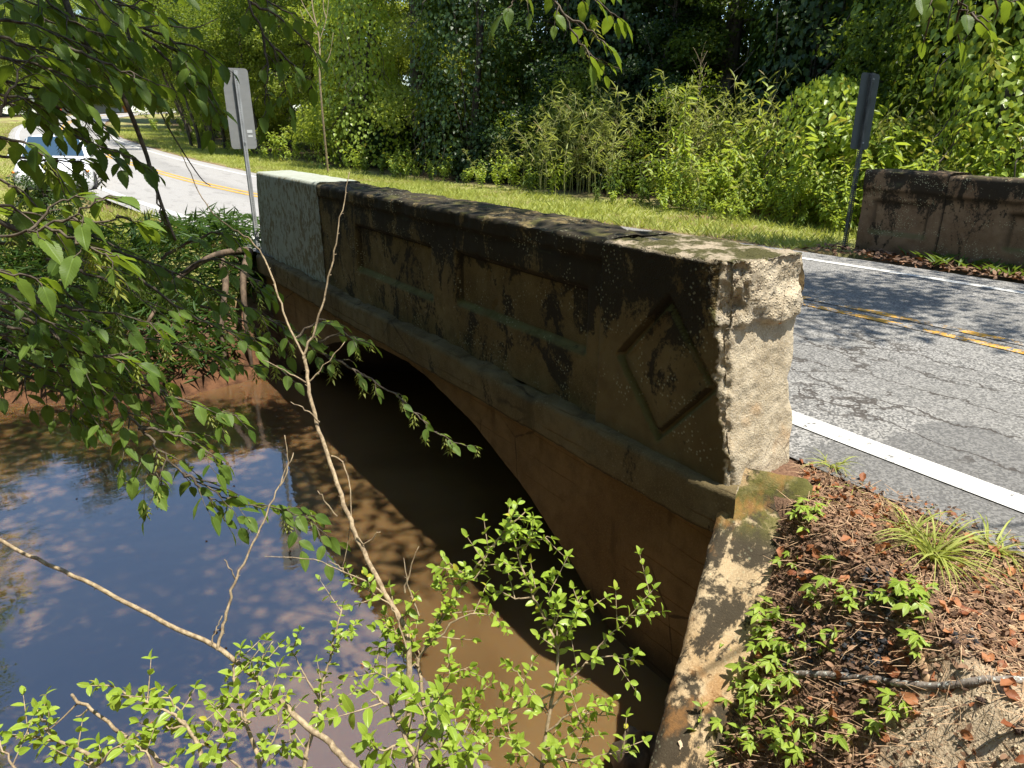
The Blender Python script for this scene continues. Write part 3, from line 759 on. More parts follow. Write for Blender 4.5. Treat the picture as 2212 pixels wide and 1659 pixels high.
mb = MB(); mb.add([(.012, -.1, -.10), (6.42, -3.6, -.10), (6.42, 3.4, -.10), (.012, 7.4, -.10), (.012, -.1, -.24), (6.42, -3.6, -.24), (6.42, 3.4, -.24), (.012, 7.4, -.24)],
                  [(0, 1, 2, 3), (7, 6, 5, 4), (0, 4, 5, 1), (1, 5, 6, 2), (2, 6, 7, 3), (3, 7, 4, 0)])
link('deck_slab', mb.mesh('deck_slab', M['concrete_low']), bridge)

# wing wall running down to the water, sunlit sloping top
def wing_wall():
    L = 1.55; ss = np.arange(-.10, L, .016); th = .365
    pr = densify([(0, -1.2), (0, -.025), (.02, 0.0), (th - .03, 0.012), (th, -.02), (th, -1.2)], .02)
    S, Ig = np.meshgrid(ss, np.arange(len(pr)), indexing='ij')
    pp = pr[Ig, 0]; dz = pr[Ig, 1]
    zt = wing_top(S) + .05 * smoothstep(.0, -.1, S)
    z = zt + dz
    q = np.stack([S, pp, z], -1)
    T = np.gradient(pr, axis=0); T /= np.linalg.norm(T, axis=1)[:, None]
    n = fbm(q, 4, 4, 90) * .006 + fbm(q, 28, 3, 91) * .005
    edge = smoothstep(-.06, -.01, dz) * (smoothstep(.05, .0, pp))
    n -= edge * np.clip(fbm(q, 7, 4, 93) + .1, 0, 1) * .02
    pp2 = pp - T[Ig, 1] * n; z2 = np.maximum(z + T[Ig, 0] * n, -2.1)
    XY = W0 + S[..., None] * WD + pp2[..., None] * WN
    V = np.concatenate([XY, z2[..., None]], -1).reshape(-1, 3)
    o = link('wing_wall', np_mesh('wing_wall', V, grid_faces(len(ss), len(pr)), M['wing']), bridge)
    o['label'] = 'sloping wing wall with a sunlit stained top running down to the water'
wing_wall()
# moss pad on the step at the foot of the end post
def mound(name, c, rx, ry, h, mat, parent=None, seed=0, n=26, rz=0.0):
    a = np.linspace(0, 2 * math.pi, n, endpoint=False); r = np.linspace(0, 1, 12)
    Rg, Ag = np.meshgrid(r, a, indexing='ij'); wob = 1 + .35 * fbm(np.stack([np.cos(Ag), np.sin(Ag), 0 * Ag + seed], -1), 1.6, 3, seed)
    x = Rg * np.cos(Ag) * rx * wob; y = Rg * np.sin(Ag) * ry * wob
    x, y = x * math.cos(rz) - y * math.sin(rz), x * math.sin(rz) + y * math.cos(rz)
    z = h * (1 - Rg ** 2) * (1 + .6 * fbm(np.stack([x, y, 0 * x], -1), 40, 3, seed)) - .012
    V = np.stack([x, y, z], -1).reshape(-1, 3)
    return link(name, np_mesh(name, V, grid_faces(12, n, True), mat), parent, c)
t = NT('moss'); c_ = t.coord(); M['moss'] = t.done(t.prin(t.mix(t.noise(c_, 90, 3), (.045, .05, .012), (.20, .19, .04)), .95, .1, t.bump(t.noise(c_, 160, 3), 1, .01)))
def lump(r, seed, n=10, squash=.7, rough=.5):
    """small rough solid"""
    th = np.linspace(0, math.pi, n); ph = np.linspace(0, 2 * math.pi, n * 2, endpoint=False)
    T_, P_ = np.meshgrid(th, ph, indexing='ij'); d = np.stack([np.sin(T_) * np.cos(P_), np.sin(T_) * np.sin(P_), np.cos(T_) * squash], -1)
    V = d * (r * (1 + rough * fbm(d, 2.2, 3, seed)))[..., None]
    return V.reshape(-1, 3), grid_faces(n, n * 2, True)
V_, F_ = lump(.018, 5, 8, 1.0, .4)
fpos = next((P(1683, 690, d_) for d_ in np.arange(2.6, 3.6, .004) if P(1683, 690, d_)[1] > .048 + .148 * P(1683, 690, d_)[2]), P(1683, 690, 3.05))
fz = thing('bracket_fungus', 'small orange fungus knob on the sunlit end of the near end post', 'fungus', fpos)
link('fungus_cap', np_mesh('fungus_cap', V_, F_[:, ::-1], M['fungus']), fz)

# far parapet across the road
FX = 6.45
fo = [(FX, -.25), (FX, .62), (FX - .01, .70), (FX - .035, .74), (FX - .04, .93), (FX - .02, .96), (FX + .1, .965), (FX + .45, .96), (FX + .47, .93), (FX + .43, .7), (FX + .43, -.25)]
fo2 = [(x - .012 if x < FX + .2 else x + .012, z + (.022 if z > .5 else 0)) for x, z in fo]
fp = parapet_sweep('parapet', fo, -4.4, 2.449, .03, M['concrete_far'], [(.25, 1.75, .22, .60), (-1.6, -.1, .22, .60), (-3.5, -1.95, .22, .60)], [], .03, 1.3, .70, 33)
fp['label'] = 'dark brown parapet wall on the far side of the road'
fe = parapet_sweep('end_post', fo2, 2.452, 3.46, .03, M['concrete_far'], [(2.62, 3.30, .24, .62)], [], .03, 1.6, .72, 37)
fe['label'] = 'end post of the far parapet, stepped a little above it'

# ------------------------------------------------------------------ object marker signs on perforated posts
def post_mesh(length, w=.045, pitch=.0254, mat=None):
    """square tube with real holes in all four sides"""
    mbx = MB(); n = int(length / pitch); h = .0115
    for k in range(4):
        rot = Matrix.Rotation(k * math.pi / 2, 4, 'Z')
        xs = [-w / 2, -h / 2, h / 2, w / 2]; V = []; Fq = []
        zs = []
        for i in range(n): zs += [i * pitch, i * pitch + (pitch - h) / 2, i * pitch + (pitch + h) / 2]
        zs.append(n * pitch)
        for z in zs:
            for x in xs: V.append(rot @ Vector((x, -w / 2, z)))
        for r in range(len(zs) - 1):
            for c in range(3):
                if c == 1 and r % 3 == 1: continue
                Fq.append((r * 4 + c, r * 4 + c + 1, (r + 1) * 4 + c + 1, (r + 1) * 4 + c))
        mbx.add(V, Fq)
    return mbx.mesh('post', mat or M['galv'])
def rounded_rect(w, h, r, n=5):
    pts = []
    for cx, cz, a0 in ((w / 2 - r, h / 2 - r, 0), (-w / 2 + r, h / 2 - r, 90), (-w / 2 + r, -h / 2 + r, 180), (w / 2 - r, -h / 2 + r, 270)):
        for k in range(n + 1):
            a = R(a0 + 90 * k / n); pts.append((cx + r * math.cos(a), cz + r * math.sin(a)))
    return pts
def plate_mesh(name, w, h, r, th, mats):
    pts = rounded_rect(w, h, r); n = len(pts); mbx = MB()
    mbx.add([(x, 0, z) for x, z in pts] + [(x, th, z) for x, z in pts], [], 0)
    mbx.F = [tuple(range(n)), tuple(range(2 * n - 1, n - 1, -1))] + [(i, i + n, (i + 1) % n + n, (i + 1) % n) for i in range(n)]
    mbx.M = [0, 1] + [0] * n
    return mbx.mesh(name, mats)
def marker_sign(base, top, face_rz, label, sticker, zs, dx=0.0):
    base = Vector(base); top = Vector(top); ax = (top - base); L = ax.length
    t = thing('object_marker', label, 'road sign', base, 0, 'object marker signs at the bridge ends')
    q = Vector((0, 0, 1)).rotation_difference(ax) @ Quaternion((0, 0, 1), face_rz)
    t.rotation_mode = 'QUATERNION'; t.rotation_quaternion = q
    link('post', post_mesh(L + .25, mat=None if sticker else M['galv_dark']), t, (0, 0, -.25))
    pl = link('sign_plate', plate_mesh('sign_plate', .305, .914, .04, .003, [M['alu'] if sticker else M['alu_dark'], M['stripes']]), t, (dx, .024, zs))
    if sticker:
        for k, (sx, sz, w, h) in enumerate(((.085, -.255, .062, .035), (.088, -.31, .055, .024))):
            link('sticker', plate_mesh('sticker', w, h, .003, .001, [M['sticker'], M['sticker']]), pl, (sx, -.002, sz))
    for z in (-.38, .38):
        bm = MB(); a = np.linspace(0, 2 * math.pi, 7)[:-1]
        bm.add([(.011 * math.cos(k), y, .011 * math.sin(k)) for y in (-.058, -.046) for k in a], [(5, 4, 3, 2, 1, 0)] + [(i, (i + 1) % 6, 6 + (i + 1) % 6, 6 + i) for i in range(6)])
        link('bolt', bm.mesh('bolt', M['galv']), pl, (-dx, 0, z))
    return t
marker_sign((-.02, 7.62, -.02), (-.015, 7.72, 2.12), 0.0, 'grey back of a marker sign beside the white-painted parapet end', True, 1.71)
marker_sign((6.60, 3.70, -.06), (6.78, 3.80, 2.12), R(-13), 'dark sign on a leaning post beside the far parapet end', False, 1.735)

# ------------------------------------------------------------------ white car on the shoulder
def build_car():
    t = thing('parked_car', 'white car facing the bridge at the road edge, half hidden by leafy branches', 'car')
    def loft(name, secs, mats, matfn=None, parent=t):
        n = len(secs[0]); V = [p for s in secs for p in s]; mbx = MB(); mbx.add(V, [])
        for i in range(len(secs) - 1):
            for j in range(n - 1):
                mbx.F.append((i * n + j, i * n + j + 1, (i + 1) * n + j + 1, (i + 1) * n + j)); mbx.M.append(matfn(i, j) if matfn else 0)
        mbx.F.append(tuple(range(n - 1, -1, -1))); mbx.M.append(0)
        mbx.F.append(tuple((len(secs) - 1) * n + k for k in range(n))); mbx.M.append(0)
        o = link(name, mbx.mesh(name, mats, True), parent); return o
    # car's own frame: x to its left, -y forward (towards the bridge)
    def sec(y, w, zb, zs, zt, cr):
        pts = []
        for sx in (-1, 1):
            col = [(sx * w * .90, zb), (sx * w * .985, zb + .10), (sx * w, (zb + zs) / 2), (sx * w * .97, zs), (sx * w * .86, zt - .012), (sx * w * .5, zt + cr * .7)]
            pts += col if sx == -1 else col[::-1]
        pts = [p for p in pts]
        return [(x, y, z) for x, z in pts]
    body_secs = [sec(-2.16, .62, .34, .52, .60, .0), sec(-2.10, .74, .24, .58, .70, .01), sec(-1.95, .83, .20, .66, .80, .02), sec(-1.6, .88, .20, .74, .89, .03), sec(-1.05, .89, .20, .82, .97, .03),
                 sec(-.3, .90, .20, .88, 1.0, 0), sec(1.0, .90, .20, .90, 1.0, 0), sec(1.9, .88, .22, .90, 1.0, 0), sec(2.12, .80, .30, .86, .95, 0)]
    loft('body', body_secs, M['car_paint'])
    def roofsec(y, w0, w1, z0, z1):
        return [(-w0, y, z0), (-(w0 + w1) / 2 - .02, y, (z0 + z1) / 2), (-w1, y, z1 - .04), (-w1 * .8, y, z1), (0, y, z1 + .025), (w1 * .8, y, z1), (w1, y, z1 - .04), ((w0 + w1) / 2 + .02, y, (z0 + z1) / 2), (w0, y, z0)]
    loft('cabin', [roofsec(-.98, .78, .76, .95, 1.0), roofsec(-.20, .80, .62, .96, 1.50), roofsec(.4, .81, .63, .97, 1.55), roofsec(1.2, .81, .62, .97, 1.53), roofsec(1.75, .79, .60, .97, 1.40), roofsec(2.0, .76, .66, .95, 1.05)], M['car_paint'])
    def slab(name, quad, th, mat, parent=t):
        a = [Vector(p) for p in quad]; nn = (a[1] - a[0]).cross(a[3] - a[0]).normalized() * th
        mbx = MB(); mbx.add([p + nn for p in a] + list(a), [(0, 1, 2, 3), (7, 6, 5, 4), (0, 4, 5, 1), (1, 5, 6, 2), (2, 6, 7, 3), (3, 7, 4, 0)]); return link(name, mbx.mesh(name, mat), parent)
    slab('windshield', [(-.70, -.965, 1.01), (.70, -.965, 1.01), (.575, -.245, 1.485), (-.575, -.245, 1.485)], .022, M['car_glass'])
    for s in (-1, 1):
        q = [(s * .815, -.62, 1.03), (s * .825, .35, 1.03), (s * .66, .35, 1.48), (s * .66, -.16, 1.45)]
        slab('side_window', q if s < 0 else q[::-1], .02, M['car_glass'])
        q = [(s * .825, .43, 1.03), (s * .82, 1.35, 1.03), (s * .66, 1.15, 1.46), (s * .66, .43, 1.48)]
        slab('side_window', q if s < 0 else q[::-1], .02, M['car_glass'])
        V_, F_ = lump(.095, 3, 8, .85, .05); mr = link('side_mirror', np_mesh('side_mirror', V_ * np.array([1.15, .8, .8]), F_[:, ::-1], M['car_paint']), t, (s * .98, -.58, 1.02))
        V_, F_ = lump(.115, 3, 10, .55, .02); hl = link('headlight', np_mesh('headlight', V_ * np.array([1.35, .8, 1.1]), F_[:, ::-1], M['lamp']), t, (s * .665, -1.98, .68))
        V_, F_ = lump(.045, 3, 8, .8, .02); link('turn_signal', np_mesh('turn_signal', V_, F_[:, ::-1], M['amber']), hl, (s * .13, -.03, .0))
        for y in (-1.38, 1.35):
            a = np.linspace(0, 2 * math.pi, 25)[:-1]; prof = [(.31, -.09), (.31, .09), (.285, .105), (.20, .10), (.20, -.10), (.285, -.105)]
            V_ = np.array([[(x, r * math.cos(k), r * math.sin(k)) for r, x in prof] for k in a]).reshape(-1, 3)
            V_ = np.vstack([V_, V_[:6]]); w = link('wheel', np_mesh('wheel', V_, grid_faces(25, 6, True), M['tyre']), t, (s * .80, y, .31))
            mbx = MB(); mbx.add([(s * .06, .2 * math.cos(k), .2 * math.sin(k)) for k in a] + [(s * .085, 0, 0)], [(i, (i + 1) % 24, 24) for i in range(24)]); link('rim', mbx.mesh('rim', M['rim']), w)
    for z, h, w in ((.60, .05, .42), (.52, .04, .40), (.30, .10, .55)):
        slab('grille', [(-w, -2.155 - (.0 if z < .5 else .005), z - h / 2), (w, -2.155 - (.0 if z < .5 else .005), z - h / 2), (w, -2.14, z + h / 2), (-w, -2.14, z + h / 2)], .02, M['black'])
    return t
car = build_car()
cp_ = (-1.42, 20.8); car.location = (cp_[0], cp_[1], float(terrain(np.array([cp_[0]]), np.array([cp_[1]]))[0]) - .01); car.rotation_euler = (0, 0, R(-9)); car.scale = (.95, .95, .93)

# ------------------------------------------------------------------ woods
def crown_mesh(name, mat, rng, H, Rc, z0, n_limb, n_leaf, leaf, spread=.55, droop=.25, leafT=LEAF4):
    """limb skeleton and leaf clumps; returns trunk mesh and crown mesh"""
    tb = Tubes(); lean = rng.normal(size=2) * .03 * H
    tz = np.linspace(-.3, H * .93, 14); tp = np.column_stack([lean[0] * (tz / H) ** 1.5 + .10 * np.sin(tz * .9 + rng.uniform(0, 6)), lean[1] * (tz / H) ** 1.5 + .10 * np.cos(tz * .7), tz])
    r0 = .018 * H + .03
    tb.add(tp, r0 * (1 - .85 * np.clip(tz / H, 0, 1)) * np.where(tz < .2, 1.35, 1), 8)
    cl = []
    for i in range(n_limb):
        f = (i + rng.uniform(0, 1)) / n_limb; za = z0 + (H * .95 - z0) * f
        prof = math.sin(math.pi * min(1, .18 + .82 * (1 - f) ** .9)) if z0 > 1.5 else (1 - f) ** .6
        L = Rc * (.35 + .75 * prof) * rng.uniform(.65, 1.15); az = rng.uniform(0, 2 * math.pi) + i * 2.4
        base = np.array([np.interp(za, tz, tp[:, 0]), np.interp(za, tz, tp[:, 1]), za]); up = rng.uniform(.15, .7)
        s = np.linspace(0, 1, 6); pts = base + np.column_stack([np.cos(az) * L * s, np.sin(az) * L * s, L * (up * s - (up * .5 + droop) * s ** 2)])
        pts[1:] += rng.normal(size=(5, 3)) * .06 * L
        tb.add(pts, (.022 * L + .012) * (1 - .8 * s), 5)
        for k in range(int(2 + L * 2.2)):
            u = rng.uniform(.3, 1.08); q = np.array([np.interp(u, s, pts[:, a]) for a in range(3)]) + rng.normal(size=3) * np.array([.42, .42, .28]) * spread
            cl.append((q, rng.uniform(.5, 1.0) * spread * 1.25))
    C_ = np.array([c[0] for c in cl]); Rr = np.array([c[1] for c in cl]); w = Rr ** 2; w /= w.sum()
    idx = rng.choice(len(cl), n_leaf, p=w); d = rand_unit(n_leaf, rng)
    rad = rng.uniform(.35, 1.0, n_leaf) ** .6
    pos = C_[idx] + d * (rad * Rr[idx])[:, None] * np.array([1, 1, .55])
    out = pos - np.array([0, 0, 0]); out[:, 2] = 0; out /= np.linalg.norm(out, axis=1)[:, None] + 1e-6
    nrm = np.array([0, 0, 1.0]) * .9 + out * .45 + rand_unit(n_leaf, rng) * .65
    ax = rand_unit(n_leaf, rng) + out * .5 + np.array([0, 0, -.45])
    V, Fc = leaf_arrays(pos, ax, nrm, leaf * rng.uniform(.6, 1.25, n_leaf), *leafT)
    ct = rng.uniform(0, .6, len(cl))
    tint = np.repeat(np.clip(ct[idx] + rng.uniform(0, .4, n_leaf), 0, 1), len(leafT[0]))
    return tb.mesh(name + '_trunk', M['bark']), np_mesh(name + '_crown', V, Fc, mat, tint)
TREES = [crown_mesh('oak', M['wood_leaf'], RNG, 13.0, 3.3, 1.8, 30, 34000, .135, .75),
         crown_mesh('gum', M['wood_leaf'], RNG, 15.0, 2.8, 2.4, 34, 34000, .13, .70),
         crown_mesh('elm', M['wood_leaf_pale'], RNG, 12.0, 3.4, 1.2, 30, 34000, .125, .75),
         crown_mesh('holly', M['wood_leaf_dark'], RNG, 11.0, 2.6, .8, 32, 32000, .12, .65),
         crown_mesh('maple', M['wood_leaf'], RNG, 10.0, 3.0, .6, 30, 32000, .12, .70)]
SHRUBS = [crown_mesh('shrub', M['wood_leaf'], RNG, 3.0, 1.5, .15, 22, 8000, .085, .45),
          crown_mesh('shrub', M['wood_leaf_dark'], RNG, 2.5, 1.4, .15, 20, 7000, .085, .45),
          crown_mesh('shrub', M['wood_leaf_pale'], RNG, 2.6, 1.3, .1, 20, 7000, .075, .42)]
def gz(x, y): return float(terrain(np.array([float(x)]), np.array([float(y)]))[0])
def put_tree(name, kind, x, y, sc, rz, label, group, cat='tree', lib=TREES, part='crown', tilt=0):
    tr, cr = lib[kind]; t = thing(name, label, cat, (x, y, gz(x, y)), rz, group); t.scale = (sc, sc, sc * random.uniform(.92, 1.08))
    if tilt: t.rotation_euler = (tilt, 0, rz)
    link('trunk' if lib is TREES else 'stem', tr, t); o = link(part, cr, t); return t
LW = 'leafy tree of the dense green woods behind the grass verge'
LD = 'dark small-leaved tree in the shaded woods behind the cane clump'
LP = 'pale yellow-green tree of the sunny wood edge along the road'
lab = [LW, LW, LP, LD, LW]
GR = 'trees of the woods beyond the road'
wood = []
def place_words(x, y):
    px, py, d = proj(np.array([x, y, 1.5])); px = float(px)
    side = ('left of the near sign' if px < 470 else 'behind the near sign' if px < 640 else 'above the painted parapet end' if px < 830 else 'above the middle of the near parapet' if px < 1030 else 'behind the cane clump' if px < 1330
            else 'above the near end post' if px < 1640 else 'just left of the far sign' if px < 1830 else 'behind the far sign' if px < 1960 else 'above the far parapet')
    row = 'front' if d < 20 else 'second-rank' if d < 27 else 'deeper' if d < 40 else 'distant'
    return row, side
# first rank behind the weeds, right of the road, from the right edge of the picture away to the bend
for (x, y, k, sc) in [(15.5, 2.5, 3, 1.0), (13.6, 5.8, 4, .95), (15.8, 8.5, 3, 1.15), (13.4, 11.6, 1, .95), (14.0, 15.5, 3, 1.1), (11.8, 17.6, 3, 1.0), (12.6, 21.5, 1, 1.0), (10.6, 23.6, 2, 1.05), (10.8, 28.5, 2, 1.0),
                      (9.6, 33.0, 2, 1.1), (9.8, 38.5, 2, 1.1), (8.6, 44.0, 2, 1.1), (8.8, 51.0, 0, 1.1), (9.3, 59.0, 2, 1.15), (11.0, 68.0, 0, 1.1), (15.0, 77.0, 2, 1.1),
                      (18.5, 1.0, 1, 1.1), (19.0, 6.0, 0, 1.2), (18.0, 11.5, 3, 1.2), (18.5, 17.0, 1, 1.1), (16.5, 22.5, 0, 1.1), (15.5, 28.0, 3, 1.15), (14.5, 35.0, 1, 1.0), (13.5, 43.0, 0, 1.1), (14, 52, 1, 1.1),
                      (22.5, 3, 3, 1.3), (23, 9, 0, 1.3), (23, 15, 3, 1.3), (22.5, 22, 1, 1.3), (21, 30, 0, 1.3), (19, 40, 3, 1.2), (16, 16.5, 3, .8), (12.3, 13.6, 3, .62), (20.5, -3.0, 0, 1.2), (17, -2.5, 3, 1.0)]:
    row_, side_ = place_words(x, y); kind_ = ('broad leafy tree', 'tall leafy tree', 'pale yellow-green tree', 'dark small-leaved tree', 'bushy low-crowned tree')[k]
    wood.append(put_tree('forest_tree', k, x + random.uniform(-.4, .4), y + random.uniform(-.4, .4), sc, random.uniform(0, 6.3), '%s %s of the woods %s' % (row_, kind_, side_), GR))
# trees left of the road and beyond the bend
LL = 'bushy tree on the left of the road where it climbs away'
LB = 'distant tree at the head of the road beyond the bend'
for (x, y, k, sc) in [(-9.5, 20, 0, .95), (-12, 14, 4, 1.0), (-8.5, 28, 2, 1.0), (-7.5, 37, 2, 1.0), (-8, 47, 0, 1.0), (-9, 58, 2, 1.0), (-8, 70, 0, 1.0), (-17, 22, 0, 1.2), (-15, 32, 1, 1.2), (-14, 45, 0, 1.2),
                      (-6.2, 12.2, 4, .85), (-12.5, 9.5, 3, .8), (-17, 10, 0, 1.1), (-22, 15, 1, 1.2)]:
    wood.append(put_tree('roadside_tree', k, x, y, sc, random.uniform(0, 6.3), LL, 'trees left of the road'))
for (x, y, k, sc) in [(-6, 84, 2, 1.1), (-2, 96, 0, 1.1), (3, 108, 2, 1.2), (10, 113, 0, 1.2), (18, 116, 2, 1.2), (27, 118, 0, 1.2), (-10, 104, 0, 1.4), (0, 122, 1, 1.4), (12, 128, 2, 1.4), (26, 130, 1, 1.4), (40, 122, 2, 1.3), (22, 84, 2, 1.1), (30, 88, 0, 1.1), (-20, 95, 1, 1.5), (-16, 78, 0, 1.2), (38, 92, 2, 1.2)]:
    wood.append(put_tree('distant_tree', k, x, y, sc, random.uniform(0, 6.3), LB, 'trees beyond the bend of the road'))
for px_ in range(-20, 520, 36):
    for dd in (66, 88, 112):
        q_ = P(px_ + random.uniform(-14, 14), 262, dd + random.uniform(-8, 8)); o_, z_ = road_near(q_[:1], q_[1:2])
        if abs(o_[0]) < 7.5: continue
        put_tree('distant_tree', random.choice([0, 2, 2, 4]), q_[0], q_[1], random.uniform(.9, 1.35), random.uniform(0, 6.3), LB, 'trees beyond the bend of the road')
# woods behind and left of the photographer: they shade the bank and darken the parapet's stream face
for (x, y, k, sc) in [(-8.0, -2.5, 4, .9), (-8.8, 1.6, 4, 1.0), (-10.5, 5.0, 0, .95), (-6.2, -6.0, 4, .95), (-2.2, -9.0, 0, .95), (-9.5, -7, 0, 1.1), (-13, -1, 0, 1.2), (-5, -11, 1, 1.0), (1.0, -12.5, 4, .8), (-14, 4, 3, 1.2), (8.5, -8.5, 0, .9), (9.5, -14, 4, 1.1), (-10, -12, 0, 1.1)]:
    put_tree('bank_tree', k, x, y, sc, random.uniform(0, 6.3), 'tree of the near bank beside and behind the viewpoint', 'trees of the near bank')
for i in range(40):
    y = random.uniform(-2, 40); x = np.interp(y, [0, 10, 20, 40], [16.5, 16, 13.5, 12]) + random.uniform(0, 8)
    put_tree('bush', 1 if random.random() < .6 else 0, x, y, random.uniform(1.2, 2.0), random.uniform(0, 6.3), 'shaded undergrowth deep in the woods, seen only between trunks', 'undergrowth inside the woods', 'bush', SHRUBS, 'foliage')
LU = 'low leafy bush at the foot of the woods beyond the verge'
for i in range(46):
    y = random.uniform(3, 62); x0 = np.interp(y, [0, 10, 20, 30, 60], [12.2, 11.0, 9.0, 8.0, 8.4]); x = x0 + random.uniform(0, 4.5)
    if y > 10: pass
    put_tree('bush', random.choice([0, 0, 1, 1, 2] if y < 30 else [0, 2, 2]), x, y, random.uniform(.6, 1.15), random.uniform(0, 6.3), '%s leafy bush at the foot of the woods %s' % place_words(x, y), 'bushes at the foot of the woods', 'bush', SHRUBS, 'foliage')
for i in range(16):
    y = random.uniform(22, 75); put_tree('bush', random.choice([0, 2]), -5.2 + random.uniform(-3.5, .3), y, random.uniform(.6, 1.0), random.uniform(0, 6.3), 'leafy bush on the left shoulder behind the white car', 'bushes left of the road', 'bush', SHRUBS, 'foliage')
# group of close dark trunks leaning over the verge by the bend
tb0 = Tubes(); sg = np.linspace(-.3, 7, 12)
for i in range(7): pass
def pole_tree(x, y, H, lean, label):
    t = thing('slender_tree', label, 'tree', (x, y, gz(x, y)), 0, 'slender dark trunks at the verge'); tb = Tubes(); s = np.linspace(0, 1, 10)
    tb.add(np.column_stack([lean[0] * s ** 1.3 + .08 * np.sin(s * 7), lean[1] * s ** 1.3, -.3 + H * s]), .10 * (1 - .6 * s), 7); link('trunk', tb.mesh('trunk', M['bark']), t)
    n = 5200; c = np.array([lean[0], lean[1], H * .95]); ncl = 26; cc = c + RNG.normal(size=(ncl, 3)) * np.array([1.0, 1.0, .8]); ix = RNG.integers(0, ncl, n)
    pos = cc[ix] + rand_unit(n, RNG) * RNG.uniform(.2, .55, n)[:, None]
    V, Fc = leaf_arrays(pos, rand_unit(n, RNG) + np.array([0, 0, -.4]), np.array([0, 0, 1.]) + rand_unit(n, RNG) * .7, .11 * RNG.uniform(.6, 1.2, n), *LEAF4)
    link('crown', np_mesh('crown', V, Fc, M['wood_leaf'], np.repeat(RNG.uniform(0, 1, n), 4)), t)
for i in range(9): pole_tree(5.9 + random.uniform(-.5, 1.3), 33 + i * 1.05 + random.uniform(-.4, .4), random.uniform(4.6, 6.2), (random.uniform(-1.3, -.3), random.uniform(-.5, .5)), 'slender dark trunk in the close row at the verge where the road bends')

# ------------------------------------------------------------------ vine-draped tree behind the right sign, leaf curtains with single leaves
def pick_largest(pos, size, n=300):
    px, py, d = proj(pos); ok = (d > .2) & (px > -40) & (px < 2252) & (py > -40) & (py < 1700)
    sc = np.where(ok, size / np.maximum(d, .2), 0); o = np.argsort(-sc); return o[:n], o[n:]
def leaf_object_mesh(name, T, mat):
    V, Fc = T; uv = np.column_stack([V[:, 0] * 1.0 + .5, V[:, 1]]); return np_mesh(name, V, Fc, mat, np.full(len(V), .55), uv)
def frames_to_matrix(p, ax, nr, L):
    ax = Vector(ax).normalized(); side = ax.cross(Vector(nr)).normalized(); nn = side.cross(ax)
    return Matrix(((side.x * L, ax.x * L, nn.x * L, p[0]), (side.y * L, ax.y * L, nn.y * L, p[1]), (side.z * L, ax.z * L, nn.z * L, p[2]), (0, 0, 0, 1)))
def leaves_on(t, pos, ax, nr, size, T, Fc, mat, obj_meshes, tint, n_obj=300, stuff='foliage', uvT=True, name='leaf', front=None):
    """the largest leaves as objects of their own, the rest joined"""
    pos = np.asarray(pos, float); org = np.array(t.location)
    a, b = pick_largest(pos if front is None else pos, size, n_obj)
    for i in a:
        o = link(name, obj_meshes[i % len(obj_meshes)], t); o.matrix_local = frames_to_matrix(pos[i] - org, ax[i], nr[i], float(size[i]))
    if len(b):
        V, Ff = leaf_arrays(pos[b] - org, ax[b], nr[b], size[b], T, Fc)
        uv = np.tile(np.column_stack([T[:, 0] + .5, T[:, 1]]), (len(b), 1))
        link(stuff, np_mesh(stuff, V, Ff, mat, np.repeat(tint[b], len(T)), uv), t, kind='stuff')
VINE_OBJ = [leaf_object_mesh('vine_leaf', HEART, M['vine_leaf'])]
def vine_mass(name, label, c, rx, ry, H, n, seed, leaf, mat, hole=.2, objs=VINE_OBJ, cat='tree'):
    rng = np.random.default_rng(seed); t = thing(name, label, cat, (c[0], c[1], gz(c[0], c[1])))
    z = rng.uniform(0, 1, n) ** .85; az = rng.uniform(0, 2 * math.pi, n)
    q = np.column_stack([np.cos(az) * 2, np.sin(az) * 2, z * H * .6])
    lumpy = 1 + .38 * fbm(q, .55, 3, seed) + .22 * fbm(q, 1.6, 3, seed + 5)
    prof = np.where(z < .7, 1 - .25 * z, (1 - .175) * np.sqrt(np.maximum(0, 1 - ((z - .7) / .3) ** 2)) + .02)
    rr = prof * lumpy * (1 - .5 * rng.uniform(0, 1, n) ** 3)
    pos = np.column_stack([c[0] + np.cos(az) * rx * rr, c[1] + np.sin(az) * ry * rr, t.location.z + .1 + z * H + rng.normal(size=n) * .05])
    keep = fbm(pos, 1.1, 3, seed + 9) > -hole * 1.2; pos = pos[keep]; az = az[keep]; n = len(pos)
    out = np.column_stack([np.cos(az), np.sin(az), np.full(n, .45)])
    nr = out + rand_unit(n, rng) * .55; ax = np.array([0, 0, -1.0]) + out * .35 + rand_unit(n, rng) * .5
    size = leaf * rng.uniform(.55, 1.3, n); tint = rng.uniform(0, 1, n)
    tb = Tubes()
    for k in range(5):
        s = np.linspace(0, 1, 9); a = rng.uniform(0, 6.3); tb.add(np.column_stack([np.cos(a + s) * rx * .35 * s, np.sin(a + s) * ry * .35 * s, -.2 + H * .9 * s]), (.13 if k == 0 else .04) * (1 - .7 * s), 6)
    for k in range(40):
        a = rng.uniform(0, 6.3); zz = rng.uniform(.05, .9) * H; s = np.linspace(0, 1, 7)
        tb.add(np.column_stack([np.cos(a) * rx * (.75 + .25 * s) + .15 * np.sin(s * 5 + k), np.sin(a) * ry * (.75 + .25 * s), zz - 1.2 * s + .1 * np.cos(k + s * 6)]), .010, 4)
    link('trunk', tb.mesh('trunk', M['bark']), t)
    leaves_on(t, pos, ax, nr, size, HEART[0], HEART[1], mat, objs, tint)
    return t
vine_mass('vine_covered_tree', 'tree smothered in bright heart-leaved vines behind the leaning dark sign', (12.0, 4.2), 2.3, 2.3, 7.4, 13000, 5, .115, M['vine_leaf'], .22)
vine_mass('vine_covered_tree', 'broad vine-draped tree beyond the far parapet at the right picture edge', (12.2, .9), 2.1, 2.5, 6.2, 11500, 6, .115, M['vine_leaf'], .22)
